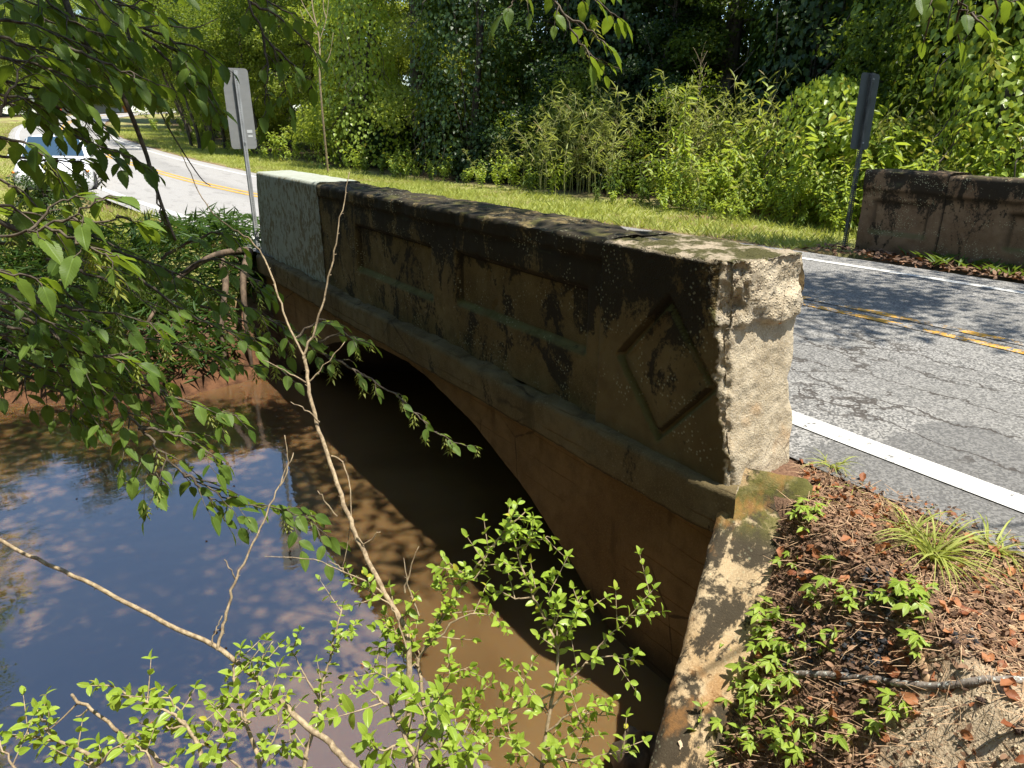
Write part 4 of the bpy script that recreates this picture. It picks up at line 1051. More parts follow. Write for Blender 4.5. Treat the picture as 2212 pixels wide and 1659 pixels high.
vine_mass('vine_covered_tree', 'tall bright vine curtain just left of the far sign, reaching the top of the picture', (12.9, 6.6), 1.7, 1.9, 7.6, 9500, 15, .115, M['vine_leaf'], .24)
DARKV = [leaf_object_mesh('dark_vine_leaf', HEART, M['wood_leaf_dark'])]
vine_mass('vine_covered_tree', 'dark tree hung with a pale vine curtain over the verge behind the parapet', (10.0, 19.3), 1.9, 2.3, 7.5, 9000, 8, .115, M['wood_leaf_dark'], .30, DARKV)
vine_mass('vine_covered_tree', 'shadowy vine-hung tree rising right behind the cane clump', (12.6, 14.8), 2.2, 2.4, 7.0, 9000, 9, .12, M['wood_leaf_dark'], .25, DARKV)
vine_mass('vine_covered_tree', 'sunlit tangle of vines on a tree left of the dark curtain, past the parapet', (8.9, 25.5), 1.7, 2.4, 6.5, 8000, 10, .12, M['vine_leaf'], .32)
vine_mass('vine_covered_tree', 'vine-wrapped tree deep in shade between the cane clump and tall weeds', (13.2, 9.0), 2.0, 2.2, 6.5, 8000, 12, .12, M['wood_leaf_dark'], .30, DARKV)

# ------------------------------------------------------------------ tall weeds, cane, verge plants
def weed_proto(rng, H, nl, leafL, mat, wid=.17, droop=.5, nbr=3):
    s = np.linspace(0, 1, 8); b = rng.normal(size=2) * .16 * H; tb = Tubes(); stems = []
    pts = np.column_stack([b[0] * s ** 2, b[1] * s ** 2, H * s - .05]); tb.add(pts, .007 * (1 - .6 * s), 5); stems.append((pts, 1.0))
    for k in range(nbr):
        u = rng.uniform(.15, .6); p0 = np.array([np.interp(u, s, pts[:, a]) for a in range(3)]); az = rng.uniform(0, 6.3); l = H * (1 - u) * rng.uniform(.5, .95); sp_ = rng.uniform(.25, .65)
        q = p0 + np.column_stack([np.cos(az) * l * sp_ * s, np.sin(az) * l * sp_ * s, l * s * (1 - .15 * s)]); tb.add(q, .005 * (1 - .6 * s), 4); stems.append((q, l / H))
    T = np.array([[0, 0, 0], [wid, .38, .03], [wid * .6, .72, -.05], [0, 1, -.28], [-wid * .6, .72, -.05], [-wid, .38, .03]]); Fc = np.array([[0, 1, 2], [0, 2, 3], [0, 3, 4], [0, 4, 5]])
    A_, P_, N_, L_ = [], [], [], []
    for q, fr in stems:
        m = max(6, int(nl * fr)); az = rng.uniform(0, 6)
        for k in range(m):
            u = .1 + .9 * (k + rng.uniform(-.3, .3)) / m; az += 2.4 + rng.normal() * .5
            P_.append([np.interp(u, s, q[:, a]) for a in range(3)]); A_.append([math.cos(az), math.sin(az), rng.uniform(-.7, .35) - droop * .3 + 1.2 * (u > .95)]); N_.append([-.3 * math.cos(az) + rng.normal() * .35, -.3 * math.sin(az) + rng.normal() * .35, 1]); L_.append(leafL * rng.uniform(.5, 1.3) * (1.05 - .55 * max(0, u - .5)))
    n = len(P_); V, Ff = leaf_arrays(np.array(P_), np.array(A_), np.array(N_), np.array(L_), T, Fc)
    return tb.mesh('weed_stem', M['stem_green']), np_mesh('weed_leaves', V, Ff, mat, np.repeat(rng.uniform(0, 1, n), 6))
WEEDS = [weed_proto(RNG, 1.7, 34, .20, M['weed_leaf'], .19), weed_proto(RNG, 1.4, 30, .16, M['weed_leaf'], .24, .2, 4), weed_proto(RNG, 1.9, 40, .22, M['weed_leaf'], .15, .8, 2), weed_proto(RNG, 1.1, 26, .13, M['vine_leaf'], .3, .2, 5),
         weed_proto(RNG, .7, 22, .13, M['weed_leaf'], .2), weed_proto(RNG, .8, 26, .15, M['grass_dark'], .12), weed_proto(RNG, 1.5, 30, .12, M['vine_leaf'], .3, .1, 6), weed_proto(RNG, 1.6, 30, .26, M['cane_leaf'], .07, .3, 1)]
def put_plant(name, proto, x, y, sc, label, cat, group, part='leaves'):
    t = thing(name, label, cat, (x, y, gz(x, y) + .01), random.uniform(0, 6.3), group); t.scale = (sc, sc, sc); t.rotation_euler = (random.gauss(0, .14), random.gauss(0, .14), t.rotation_euler[2])
    link('stem', proto[0], t); link(part, proto[1], t); return t
for i in range(34):
    y = random.uniform(-3, 9.2); put_plant('tall_weed', WEEDS[random.choice([2, 0, 7])], 8.9 + abs(random.gauss(0, .8)), y, random.uniform(1.15, 1.4), 'tallest upright weed spike rising over the thicket %s' % place_words(9.2, y)[1], 'weed', 'weed spikes standing over the thicket')
for i in range(26):
    y = random.uniform(1, 10); put_plant('verge_weed', WEEDS[random.choice([4, 3, 5])], random.uniform(7.6, 8.5), y, random.uniform(.35, .7), 'small weed at the front of the thicket, edge of the verge', 'weed', 'small weeds in front of the thicket')
def vine_mound(x, y, rx, H, seed, label):
    vine_mass('vine_mound', label, (x, y), rx, rx * 1.1, H, 2600, seed, .095, M['vine_leaf'], .25, cat='vine')
for a in [(9.9, 6.4, 1.0, 2.3, 71, 'low vine-covered mound in the weeds left of the far sign'), (10.2, 3.4, 1.1, 2.6, 72, 'vine-covered mound directly behind the far sign post'), (9.6, .9, 1.1, 1.9, 73, 'vine-covered mound behind the step of the far parapet'), (10.4, -1.4, 1.2, 2.4, 74, 'vine-covered mound at the right picture edge behind the far parapet')]: vine_mound(*a)
for i in range(290):
    y = random.uniform(-3.5, 9.5); x = np.interp(y, [-3, 4, 9.5], [8.3, 8.3, 8.6]) + abs(random.gauss(0, 1.25)); k = random.choice([0, 1, 2, 3, 6, 6, 7, 1, 0])
    sc = random.uniform(.75, 1.15) * (np.interp(x - 8.3, [0, 1.2], [.62, 1.0]))
    put_plant('tall_weed', WEEDS[k], x, y, sc, 'bright green %s in the sunny thicket %s' % (('tall large-leaved weed', 'bushy weed', 'tall drooping narrow-leaved weed', 'low round-leaved weed', '', '', 'round-leaved branching weed', 'grassy reed-like weed')[k], place_words(x, y)[1]), 'weed', 'tall weeds beyond the road')
for i in range(60):
    y = random.uniform(8.5, 27); x = np.interp(y, [8, 14, 20, 28], [8.4, 8.2, 7.6, 7.2]) + abs(random.gauss(0, .9))
    put_plant('verge_weed', WEEDS[random.choice([3, 4, 5, 5])], x, y, random.uniform(.6, 1.1), 'low weed at the back of the verge %s' % place_words(x, y)[1], 'weed', 'low weeds at the back of the verge')
for i in range(50):
    y = random.uniform(27, 60); x = np.interp(y, [28, 40, 60], [6.3, 5.4, 6.0]) + abs(random.gauss(0, 1.3))
    put_plant('verge_weed', WEEDS[random.choice([0, 1, 4, 5])], x, y, random.uniform(.6, 1.0), 'weed on the verge by the climbing road', 'weed', 'weeds on the verge by the climbing road')
def cane_proto(rng, H, arch):
    s = np.linspace(0, 1, 10); az = rng.uniform(0, 6.3); pts = np.column_stack([np.cos(az) * arch * s ** 2.2, np.sin(az) * arch * s ** 2.2, H * s * (1 - .12 * s)])
    tb = Tubes(); tb.add(pts, .009 * (1 - .55 * s), 5); P_, A_, N_ = [], [], []
    for k in range(12):
        u = .22 + .78 * (k + rng.uniform()) / 12; b = np.array([np.interp(u, s, pts[:, a]) for a in range(3)]); d = rng.uniform(0, 6.3); L = rng.uniform(.10, .34); w = np.linspace(0, 1, 4)
        tw = b + np.column_stack([np.cos(d) * L * w, np.sin(d) * L * w, .8 * L * w]); tb.add(tw, .003, 3); m = rng.integers(4, 8)
        for j in range(m):
            P_.append(tw[0] + (tw[-1] - tw[0]) * (.3 + .7 * j / m)); e = d + rng.normal() * 1.2; A_.append([np.cos(e), np.sin(e), rng.uniform(-.5, 1.5)]); N_.append([rng.normal() * .5, rng.normal() * .5, 1])
    n = len(P_); T = np.array([[0, 0, 0], [.075, .3, .02], [.05, .65, -.04], [0, 1, -.2], [-.05, .65, -.04], [-.075, .3, .02]]); Fc = np.array([[0, 1, 2], [0, 2, 3], [0, 3, 4], [0, 4, 5]])
    V, Ff = leaf_arrays(np.array(P_), np.array(A_), np.array(N_), .21 * rng.uniform(.6, 1.3, n), T, Fc)
    return tb.mesh('cane_culm', M['cane_culm']), np_mesh('cane_leaves', V, Ff, M['cane_leaf'], np.repeat(rng.uniform(0, 1, n), 6))
M['cane_culm'] = bark_mat('cane_culm', (.22, .24, .07), (.42, .40, .17), 30)
CANES = [cane_proto(RNG, random.uniform(2.0, 2.7), random.uniform(.3, .9)) for _ in range(8)]
def cane_clump(cx, cy_, n, rad, label, sc=1.0):
    t = thing('cane_clump', label, 'cane', (cx, cy_, gz(cx, cy_)), 0, 'river cane clumps')
    for i in range(n):
        m = CANES[i % len(CANES)]; dx, dy = random.gauss(0, rad), random.gauss(0, rad); s = sc * random.uniform(.7, 1.1)
        c = link('culm', m[0], t, (dx, dy, 0)); c.scale = (s, s, s); c.rotation_euler = (random.uniform(-.1, .1), random.uniform(-.1, .1), random.uniform(0, 6.3)); link('leaves', m[1], c)
cane_clump(9.7, 12.8, 52, .80, 'large arching river cane clump with pale narrow leaves in the middle of the verge', 1.0)
cane_clump(10.2, 9.3, 26, .5, 'narrow-leaved cane clump with a dry seed plume, just left of the tall weeds', 1.05)
cane_clump(9.4, 16.0, 10, .8, 'sparse low cane shoots left of the big cane clump', .6)
tb = Tubes(); s = np.linspace(0, 1, 9)
sp = thing('seed_plume', 'dry straw-coloured seed plume standing above the cane by the weeds', 'grass', (9.7, 9.4, gz(9.7, 9.4)))
tb.add(np.column_stack([.12 * s, .05 * s, 3.05 * s]), .008 * (1 - .7 * s), 5)
for k in range(9):
    b = np.array([.12 * .9, .05, 2.35 + .07 * k]); a = k * 2.1; tb.add(b + np.column_stack([np.cos(a) * .18 * s, np.sin(a) * .18 * s, .42 * s - .1 * s ** 2]), .006 * (1 - .5 * s), 4)
link('stalk', tb.mesh('stalk', M['twig']), sp)

# grass of the verges: blades without number
def grass_patch(name, mat, region, n, hmin, hmax, label=None, rng=RNG, wmul=1.0):
    xs, ys = [], []
    tot = 0
    while tot < n:
        x, y, k = region(rng, n); xs.append(x[k]); ys.append(y[k]); tot += k.sum()
    x = np.concatenate(xs)[:n]; y = np.concatenate(ys)[:n]
    q = np.column_stack([x, y, 0 * x]); hh = (hmin + (hmax - hmin) * rng.uniform(0, 1, n) ** 2) * (.75 + .6 * np.clip(fbm(q, .9, 3, 17) + .4, 0, 1))
    pos = np.column_stack([x, y, terrain(x, y) - .005]); lean = rand_unit(n, rng) * 1.1; lean[:, 2] = .9
    T = np.array([[.06 * wmul, 0, 0], [.045 * wmul, .55, .04], [0, 1, .22], [-.045 * wmul, .55, .04], [-.06 * wmul, 0, 0]]); Fc = np.array([[0, 1, 3], [0, 3, 4], [1, 2, 3]])
    V, Ff = leaf_arrays(pos, lean, rand_unit(n, rng) * .4 + np.column_stack([np.cos(6.3 * rng.uniform(size=n)), np.sin(6.3 * rng.uniform(size=n)), 0 * x]), hh, T, Fc)
    tint = np.clip(rng.uniform(0, .75, n) + .3 * fbm(q, .5, 3, 23), 0, 1)
    return link(name, np_mesh(name, V, Ff, mat, np.repeat(tint, 5)), None, kind='stuff')
def reg_verge(rng, n):
    y = rng.uniform(-3.5, 62, n) if False else rng.uniform(0, 1, n) ** 1.7 * 62 - 3; x = rng.uniform(3.0, 11.0, n); off, _ = road_near(x, y)
    edge = .25 * vnoise(np.column_stack([x, y, 0 * x]), 1.5, 3)
    k = (off > 2.85 + edge) & (off < 6.6) & ~((y < 3.9) & (x < 7.3)); return x, y, k
gv = grass_patch('verge_grass', M['grass'], reg_verge, 95000, .04, .17, wmul=1.1); gv['label'] = 'sunlit mown grass strip along the far side of the road'; gv['category'] = 'grass'
def reg_left(rng, n):
    y = 7.4 + rng.uniform(0, 1, n) ** 1.6 * 60; x = rng.uniform(-6, 1.2, n); off, _ = road_near(x, y); dF = (y - np.interp(x, SF_X, SF_F))
    return x, y, (off < -2.62 - .15 * vnoise(np.column_stack([x, y, 0 * x]), 2, 4)) & (off > -6.5) & (dF > .9)
gl = grass_patch('shoulder_grass', M['grass'], reg_left, 42000, .05, .20, wmul=1.0); gl['label'] = 'grass on the near shoulder left of the white parapet end'; gl['category'] = 'grass'
def reg_bank(rng, n):
    x = rng.uniform(-9, .2, n); y = rng.uniform(6, 12, n); dF = (y - np.interp(x, SF_X, SF_F)); return x, y, (dF > .15) & (dF < 2.8) & ~((x > -.6) & (dF < .8))
def bank_grass():
    rng = RNG; n = 15000; xs, ys = [], []
    while sum(map(len, xs)) < n:
        x, y, k = reg_bank(rng, n); xs.append(x[k]); ys.append(y[k])
    x = np.concatenate(xs)[:n]; y = np.concatenate(ys)[:n]; pos = np.column_stack([x, y, terrain(x, y)]); pos[:, 2] += rng.uniform(0, .35, n)
    ax = rand_unit(n, rng); ax[:, 2] = ax[:, 2] * .5 + .25; V, Ff = leaf_arrays(pos, ax, np.array([0, 0, 1.]) + rand_unit(n, rng) * .4, rng.uniform(.12, .26, n), *LANCE)
    o = link('bank_grass', np_mesh('bank_grass', V, Ff, M['bank_leaf'], np.repeat(rng.uniform(0, 1, n), 4)), None, kind='stuff'); o['label'] = 'narrow-leaved ground cover on the shady far bank'; o['category'] = 'grass'
bank_grass()
LBK = 'leafy bush on the shady far bank'
for (x, y, k, sc) in [(-3.6, 8.6, 1, .5), (-5.2, 9.3, 0, .65), (-2.2, 9.2, 1, .4), (-6.8, 9.4, 1, .7), (-4.4, 11.0, 0, .6), (-7.5, 11.5, 0, .9), (-9.2, 10.2, 1, .9), (-2.9, 7.9, 1, .3), (-1.6, 7.6, 0, .28)]:
    put_tree('bank_bush', k, x, y, sc, random.uniform(0, 6.3), LBK + {-3.6: ', middle one by the water', -5.2: ', third from the water edge', -2.2: ', nearest the near sign', -6.8: ', at the left picture edge', -4.4: ', behind the others on the bank top', -7.5: ', big one at the far left', -9.2: ', outermost at the left', -2.9: ', small one at the water edge', -1.6: ', smallest beside the abutment roots'}[x], 'bushes on the far bank', 'bush', SHRUBS, 'foliage')

# ------------------------------------------------------------------ leaf templates for the near plants
def leaf_template(st, hw, fold, curl, cols=(-1, -.5, 0, .5, 1), twist=0.0, wave=0.0):
    V = []
    for t, w in zip(st, hw):
        for c in cols:
            x = c * w; V.append((x, t, abs(c) * w * fold - curl * t * t + wave * math.sin(9 * t + 2 * c) * w + twist * x * t))
    n = len(cols); Fq = [(i * n + j, i * n + j + 1, (i + 1) * n + j + 1, (i + 1) * n + j) for i in range(len(st) - 1) for j in range(n - 1)]
    return np.array(V), np.array(Fq)
ST = (0, .06, .14, .20, .28, .34, .42, .48, .56, .62, .70, .76, .84, .89, .95, 1.0)
def serr(w): return tuple(x * (1.06 if k % 2 else .95) for k, x in enumerate(w))
HB = [leaf_template(ST, serr((.012, .11, .19, .225, .25, .258, .258, .25, .236, .218, .185, .155, .11, .075, .035, .003)), .22, .16, wave=.05), leaf_template(ST, serr((.012, .12, .20, .235, .255, .26, .255, .245, .228, .205, .17, .14, .10, .065, .03, .003)), .10, .30, twist=.25, wave=.08),
      leaf_template(ST, serr((.012, .10, .175, .21, .235, .248, .25, .246, .235, .22, .19, .16, .12, .08, .04, .003)), .35, .05, twist=-.2, wave=.05)]
PS = (0, .12, .35, .6, .85, 1.0)
PVT = [leaf_template(PS, (.02, .17, .265, .26, .15, .01), .30, .20, (-1, 0, 1)), leaf_template(PS, (.02, .18, .29, .27, .14, .01), .55, .10, (-1, 0, 1), twist=.3), leaf_template(PS, (.02, .16, .25, .25, .15, .01), .12, .38, (-1, 0, 1))]
CRT = [leaf_template((0, .15, .4, .65, .88, 1.0), (.01, .10, .19, .17, .07, .004), .25, .2, (-1, 0, 1)), leaf_template((0, .15, .4, .65, .88, 1.0), (.01, .12, .21, .18, .07, .004), .1, .35, (-1, 0, 1), twist=.2)]
def obj_leaves(ts, mat, base):
    out = []
    for T, Fc in ts:
        for tv in (.15, .4, .65, .85):
            out.append(np_mesh(base, T, Fc, mat, np.full(len(T), tv), np.column_stack([T[:, 0] + .5, T[:, 1]])))
    return out
HB_OBJ = obj_leaves(HB, M['hornbeam_leaf'], 'hornbeam_leaf'); PV_OBJ = obj_leaves(PVT, M['privet_leaf'], 'privet_leaf'); CR_OBJ = obj_leaves(CRT, M['creeper_leaf'], 'creeper_leaf')
def samara_mesh():
    rng = np.random.default_rng(3); n = 18; k = np.arange(n); z = -k / n * .85
    az = k * 2.4; pos = np.column_stack([.03 * np.cos(az), .03 * np.sin(az), z]); ax = np.column_stack([np.cos(az), np.sin(az), np.full(n, -.75)])
    nr = np.column_stack([np.cos(az), np.sin(az), np.ones(n)]); T = np.array([[0, 0, 0], [.13, .4, .03], [0, 1, -.1], [-.13, .4, .03]])
    V, Fc = leaf_arrays(pos, ax, nr, .42 * rng.uniform(.7, 1.2, n), T, LEAF4[1]); return np_mesh('seed_cluster', V, Fc, M['samara'], np.repeat(rng.uniform(0, 1, n), 4))
SAMARA = samara_mesh()

class Plant:
    def __init__(s, seed): s.tb = Tubes(); s.pos = []; s.ax = []; s.nr = []; s.sz = []; s.sam = []; s.rng = np.random.default_rng(seed)
    def leaf(s, p, a, n, L): s.pos.append(p); s.ax.append(a); s.nr.append(n); s.sz.append(L)
    def line(s, pts, r0, r1, sub=5, n=6, wob=.0):
        c = catmull(np.array(pts, float), sub)
        if wob: c[1:-1] += s.rng.normal(size=(len(c) - 2, 3)) * wob
        s.tb.add(c, np.linspace(r0, r1, len(c)), n); return c
    def at(s, c, u):
        d = np.r_[0, np.cumsum(np.linalg.norm(np.diff(c, axis=0), axis=1))]; L = d[-1]; x = u * L
        p = np.array([np.interp(x, d, c[:, k]) for k in range(3)]); q = np.array([np.interp(min(L, x + .02), d, c[:, k]) for k in range(3)]) - np.array([np.interp(max(0, x - .02), d, c[:, k]) for k in range(3)])
        return p, q / (np.linalg.norm(q) + 1e-9), L
    def length(s, c): return np.linalg.norm(np.diff(c, axis=0), axis=1).sum()
    def alt_leaves(s, c, L, step, u0=.1, up=(0, 0, 1), flat=.3, droop=.35):
        """alternate leaves in two ranks"""
        ln = s.length(c); n = max(2, int(ln * (1 - u0) / step)); r = s.rng
        for k in range(n):
            p, t, _ = s.at(c, u0 + (1 - u0) * (k + .7) / n); side = np.cross(t, up); side /= np.linalg.norm(side) + 1e-9
            a = t * .75 + side * (1 if k % 2 else -1) * .9 + np.array([0, 0, -droop]) + r.normal(size=3) * .18
            if k == n - 1: a = t + np.array([0, 0, -droop * .7])
            s.leaf(p, a, np.array(up) + r.normal(size=3) * flat, L * r.uniform(.62, 1.15))
    def spray(s, pts, r0, r1, L, step=.04, every=.09, tl=.26, u0=.1, droop=.35, sam=.25, flat=.3):
        c = s.line(pts, r0, r1, 5, 6, .004); ln = s.length(c); n = max(1, int(ln * (1 - u0) / every)); r = s.rng
        for k in range(n):
            u = u0 + (1 - u0) * (k + r.uniform(.1, .9)) / n; p, t, _ = s.at(c, u); side = np.cross(t, (0, 0, 1)); side /= np.linalg.norm(side) + 1e-9
            d = t * .75 + side * (1 if k % 2 else -1) * r.uniform(.5, 1.0) + np.array([0, 0, r.uniform(-.25, .25)]); d /= np.linalg.norm(d)
            l = tl * r.uniform(.45, 1.15) * (1.1 - .5 * u); w = np.linspace(0, 1, 4)[:, None]
            tw = p + d * l * w + np.array([0, 0, -.35 * l * droop * 2]) * w ** 2 + r.normal(size=(4, 3)) * .006 * w
            s.tb.add(tw, np.array([.0028, .0022, .0017, .001]), 4); s.alt_leaves(tw, L, step, .12, droop=droop, flat=flat)
            if r.uniform() < sam: s.sam.append((tw[-1] if r.uniform() < .6 else p, r.uniform(.05, .085)))
        e, t, _ = s.at(c, .82); s.alt_leaves(c[int(len(c) * .75):], L, step, .05, droop=droop, flat=flat)
        return c
    def pairs(s, c, L, step, u0=.08, u1=1.0):
        """opposite leaf pairs, each turned a quarter"""
        ln = s.length(c); n = max(2, int(ln * (u1 - u0) / step)); r = s.rng
        for k in range(n + 1):
            p, t, _ = s.at(c, min(.999, u0 + (u1 - u0) * k / n)); b = np.cross(t, (.2, .1, 1)); b /= np.linalg.norm(b) + 1e-9; b2 = np.cross(t, b); a = k * 1.57 + r.uniform(-.4, .4)
            side = b * math.cos(a) + b2 * math.sin(a)
            for sg in (-1, 1):
                ax = t * .55 + side * sg + np.array([0, 0, -.05]) + r.normal(size=3) * .15
                s.leaf(p, ax, t * .5 + np.array([.15, -.25, .9]) + r.normal(size=3) * .4, L * r.uniform(.6, 1.15) * (.65 + .35 * min(1, (n - k) / 3)))
            if k == n: s.leaf(p, t, side + np.array([0, 0, .6]), L * .7)
    def twigged(s, pts, r0, r1, L, step=.03, every=.07, tl=.13, u0=.1, pr=.9):
        c = s.line(pts, r0, r1, 5, 6, .003); ln = s.length(c); n = max(1, int(ln * (1 - u0) / every)); r = s.rng; az = r.uniform(0, 6)
        for k in range(n):
            if r.uniform() > pr: continue
            p, t, _ = s.at(c, u0 + (1 - u0) * (k + r.uniform(.2, .8)) / n); az += 2.1; b = np.cross(t, (.3, .2, 1)); b /= np.linalg.norm(b) + 1e-9; b2 = np.cross(t, b)
            d = t * .6 + b * math.cos(az) + b2 * math.sin(az) + np.array([0, 0, .15]); d /= np.linalg.norm(d); l = tl * r.uniform(.35, 1.1); w = np.linspace(0, 1, 4)[:, None]
            tw = p + d * l * w + np.array([0, 0, .08 * l]) * w ** 2; s.tb.add(tw, np.array([.002, .0017, .0014, .0008]), 4); s.pairs(tw, L, step, .25)
        s.pairs(c[int(len(c) * .55):], L, step, .05); return c
    def thorns(s, c, every, l, r=.0015):
        ln = s.length(c); n = int(ln / every)
        for k in range(1, n):
            p, t, _ = s.at(c, k / n); b = s.rng.normal(size=3); b -= t * (b @ t); b /= np.linalg.norm(b); w = np.linspace(0, 1, 3)[:, None]
            s.tb.add(p + (b + t * .5) * l * s.rng.uniform(.3, 1.5) * w, np.array([r * 1.6, r, r * .6]), 4)
    def build(s, t, stem, mat, objs=None, T=None, lmat=None, nobj=300):
        org = np.array(t.location); s.tb.V = [v - org for v in s.tb.V]
        link(stem, s.tb.mesh(stem, mat), t)
        if s.pos:
            leaves_on(t, np.array(s.pos), np.array(s.ax), np.array(s.nr), np.array(s.sz), T[0], T[1], lmat, objs, s.rng.uniform(0, 1, len(s.pos)), nobj)
        for p, L in s.sam:
            o = link('seed_cluster', SAMARA, t); o.matrix_local = Matrix.Translation(Vector(p - org)) @ Matrix.Rotation(s.rng.uniform(-.3, .3), 4, 'X') @ Matrix.Rotation(s.rng.uniform(0, 6), 4, 'Z') @ Matrix.Scale(float(L), 4)
        return t
def W_(*pts): return [P(*p) for p in pts]
def rooted(pts):
    """carry a stem on down from its lowest drawn point to the soil"""
    p = pts[0]; x, y = p[0], p[1]; g = gz(x, y) - .05
    if p[2] - g < .03: return pts
    return [np.array([x + (x - pts[1][0]) * .2, y - .05, g])] + pts

def crown_clumps(centres, n, leaf, mat, org, rng, rad=.45):
    cc = np.array(centres); ix = rng.integers(0, len(cc), n); pos = cc[ix] + rand_unit(n, rng) * (rng.uniform(.2, 1, n) ** .5 * rad)[:, None] * np.array([1, 1, .55])
    V, Fc = leaf_arrays(pos - org, rand_unit(n, rng) + np.array([0, 0, -.4]), np.array([0, 0, 1.]) + rand_unit(n, rng) * .7, leaf * rng.uniform(.6, 1.2, n), *LEAF4)
    return np_mesh('crown', V, Fc, mat, np.repeat(rng.uniform(0, 1, n), 4))

# ---- hornbeam on the left bank: its limbs hang into the picture and its crown shades the creek
A = Plant(11)
ta = thing('hornbeam_tree', 'dark leafy tree hanging its branches in from the upper left over the road and car', 'tree', (-5.0, .35, gz(-5.0, .35)))
zA = ta.location.z
A.line([(-5.0, .35, zA - .3), (-4.9, .45, zA + 1.2), (-4.6, .7, 2.6), (-4.0, 1.1, 4.2), (-3.1, 1.7, 5.6), (-2.0, 2.3, 6.8)], .11, .03, 5, 9)
for pts in [[(-4.0, 1.1, 4.2), (-2.8, 1.0, 5.2), (-1.2, 1.2, 6.0), (.3, 1.4, 6.4)], [(-3.1, 1.7, 5.6), (-2.2, 3.0, 6.1), (-1.2, 4.0, 6.3)], [(-4.3, .9, 3.5), (-3.9, 2.0, 4.6), (-3.4, 3.3, 5.2)], [(-3.1, 1.7, 5.6), (-1.6, 2.4, 6.2), (.4, 2.6, 6.6), (1.3, 2.4, 6.8)]]:
    A.line(pts, .04, .008, 5, 6)
c0 = P(120, -60, 2.6); A.line([(-4.6, .7, 2.6), (-4.0, 1.0, 2.9), c0], .03, .014, 5, 7)
def dense(pl, pts, L=.072, **k): return pl.spray(W_(*pts), k.pop('r0', .006), .0015, L, **k)
A.line(W_((120, -60, 2.6), (168, 67, 2.6), (232, 165, 2.62), (269, 215, 2.65), (312, 322, 2.7), (331, 386, 2.7), (352, 450, 2.72), (380, 520, 2.75)), .0125, .005, 5, 7)
A.line(W_((240, -40, 2.7), (275, 60, 2.7), (292, 150, 2.72), (330, 210, 2.75), (372, 290, 2.8), (430, 380, 2.85), (455, 402, 2.87)), .006, .0015, 5, 5)
A.line(W_((180, -40, 2.5), (235, 40, 2.5), (290, 60, 2.55), (350, 55, 2.6), (420, 60, 2.7), (470, 40, 2.75)), .005, .0015, 5, 5)
rngu = np.random.default_rng(62)
up_l = [[(-60, 40, 2.3), (60, 50, 2.35), (140, 80, 2.4), (230, 120, 2.45)], [(-60, 120, 2.2), (60, 135, 2.25), (150, 165, 2.3), (215, 190, 2.35)], [(-40, 200, 2.2), (40, 215, 2.25), (110, 235, 2.3)],
        [(40, -60, 2.5), (110, 10, 2.5), (180, 60, 2.5), (240, 90, 2.55)], [(150, -60, 2.6), (230, -5, 2.6), (310, 20, 2.65), (360, 40, 2.7)], [(-60, -20, 2.5), (40, 0, 2.5), (120, 20, 2.5)],
        [(230, 165, 2.62), (270, 190, 2.65), (320, 205, 2.7)], [(290, 60, 2.55), (350, 95, 2.6), (410, 130, 2.65), (455, 195, 2.7)], [(330, 100, 2.6), (390, 160, 2.62), (440, 200, 2.65), (462, 240, 2.7)], [(310, 60, 2.6), (380, 90, 2.62), (440, 110, 2.65), (465, 150, 2.7)],
        [(-60, 290, 2.0), (20, 300, 2.05), (90, 330, 2.1), (130, 390, 2.15)], [(-60, 380, 1.9), (10, 395, 1.95), (70, 430, 2.0)], [(-60, 440, 1.9), (40, 455, 1.95), (110, 480, 2.0)], [(0, 250, 2.2), (30, 180, 2.2), (70, 120, 2.25)],
        [(168, 67, 2.6), (130, 130, 2.6), (120, 190, 2.6)], [(200, 120, 2.6), (240, 110, 2.62), (290, 130, 2.65)], [(-60, 85, 2.6), (20, 90, 2.6), (90, 105, 2.65), (160, 130, 2.7)], [(-50, 160, 2.7), (40, 180, 2.7), (120, 200, 2.75), (190, 230, 2.8)],
        [(60, -60, 2.9), (150, 30, 2.9), (240, 50, 2.95), (300, 100, 3.0)], [(-40, 330, 2.5), (60, 340, 2.55), (130, 350, 2.6), (190, 345, 2.65)], [(-60, -50, 3.0), (60, 30, 3.0), (130, 60, 3.0), (200, 150, 3.05)], [(100, -60, 2.3), (200, -10, 2.35), (280, 10, 2.4), (340, -20, 2.45)]]
for _ in range(9):
    x0_, y0_ = rngu.uniform(-80, 200), rngu.uniform(-30, 300); d_ = rngu.uniform(2.2, 3.0); L_ = rngu.uniform(110, 210); up_l.append([(x0_ + L_ * u, y0_ + L_ * .4 * u, d_ + .08 * u) for u in (0, .33, .66, 1.0)])
for i, b in enumerate(up_l): dense(A, b, .078, step=.034, every=.050, tl=.20, droop=.55, sam=.14)
sgn = [[(480, -50, 2.9), (510, 40, 2.9), (550, 110, 2.95), (575, 180, 3.0), (592, 240, 3.0)], [(500, 10, 2.9), (560, 40, 2.95), (620, 90, 3.0), (660, 140, 3.05)], [(545, 100, 2.95), (600, 150, 3.0), (640, 190, 3.05)], [(530, 80, 2.95), (540, 150, 2.95), (535, 215, 2.95), (540, 250, 2.95)], [(470, -50, 3.1), (530, 0, 3.1), (600, 40, 3.1), (640, 60, 3.15)]]
for b in sgn: dense(A, [(x + 38, y - 6, d) for x, y, d in b], .074, step=.036, every=.07, tl=.12, droop=.6, sam=.25)
A.spray(W_((331, 386, 2.7), (345, 450, 2.7), (365, 500, 2.75)), .004, .002, .06, every=.07, tl=.09, droop=.9, sam=.7)
A.build(ta, 'trunk', M['twig_dark'], HB_OBJ, HB[0], M['hornbeam_leaf'])
rngc = np.random.default_rng(44); cen = []
for _ in range(24): cen.append((rngc.uniform(-2.8, .1), rngc.uniform(-.4, .7), 6.2 + rngc.normal() * .35))
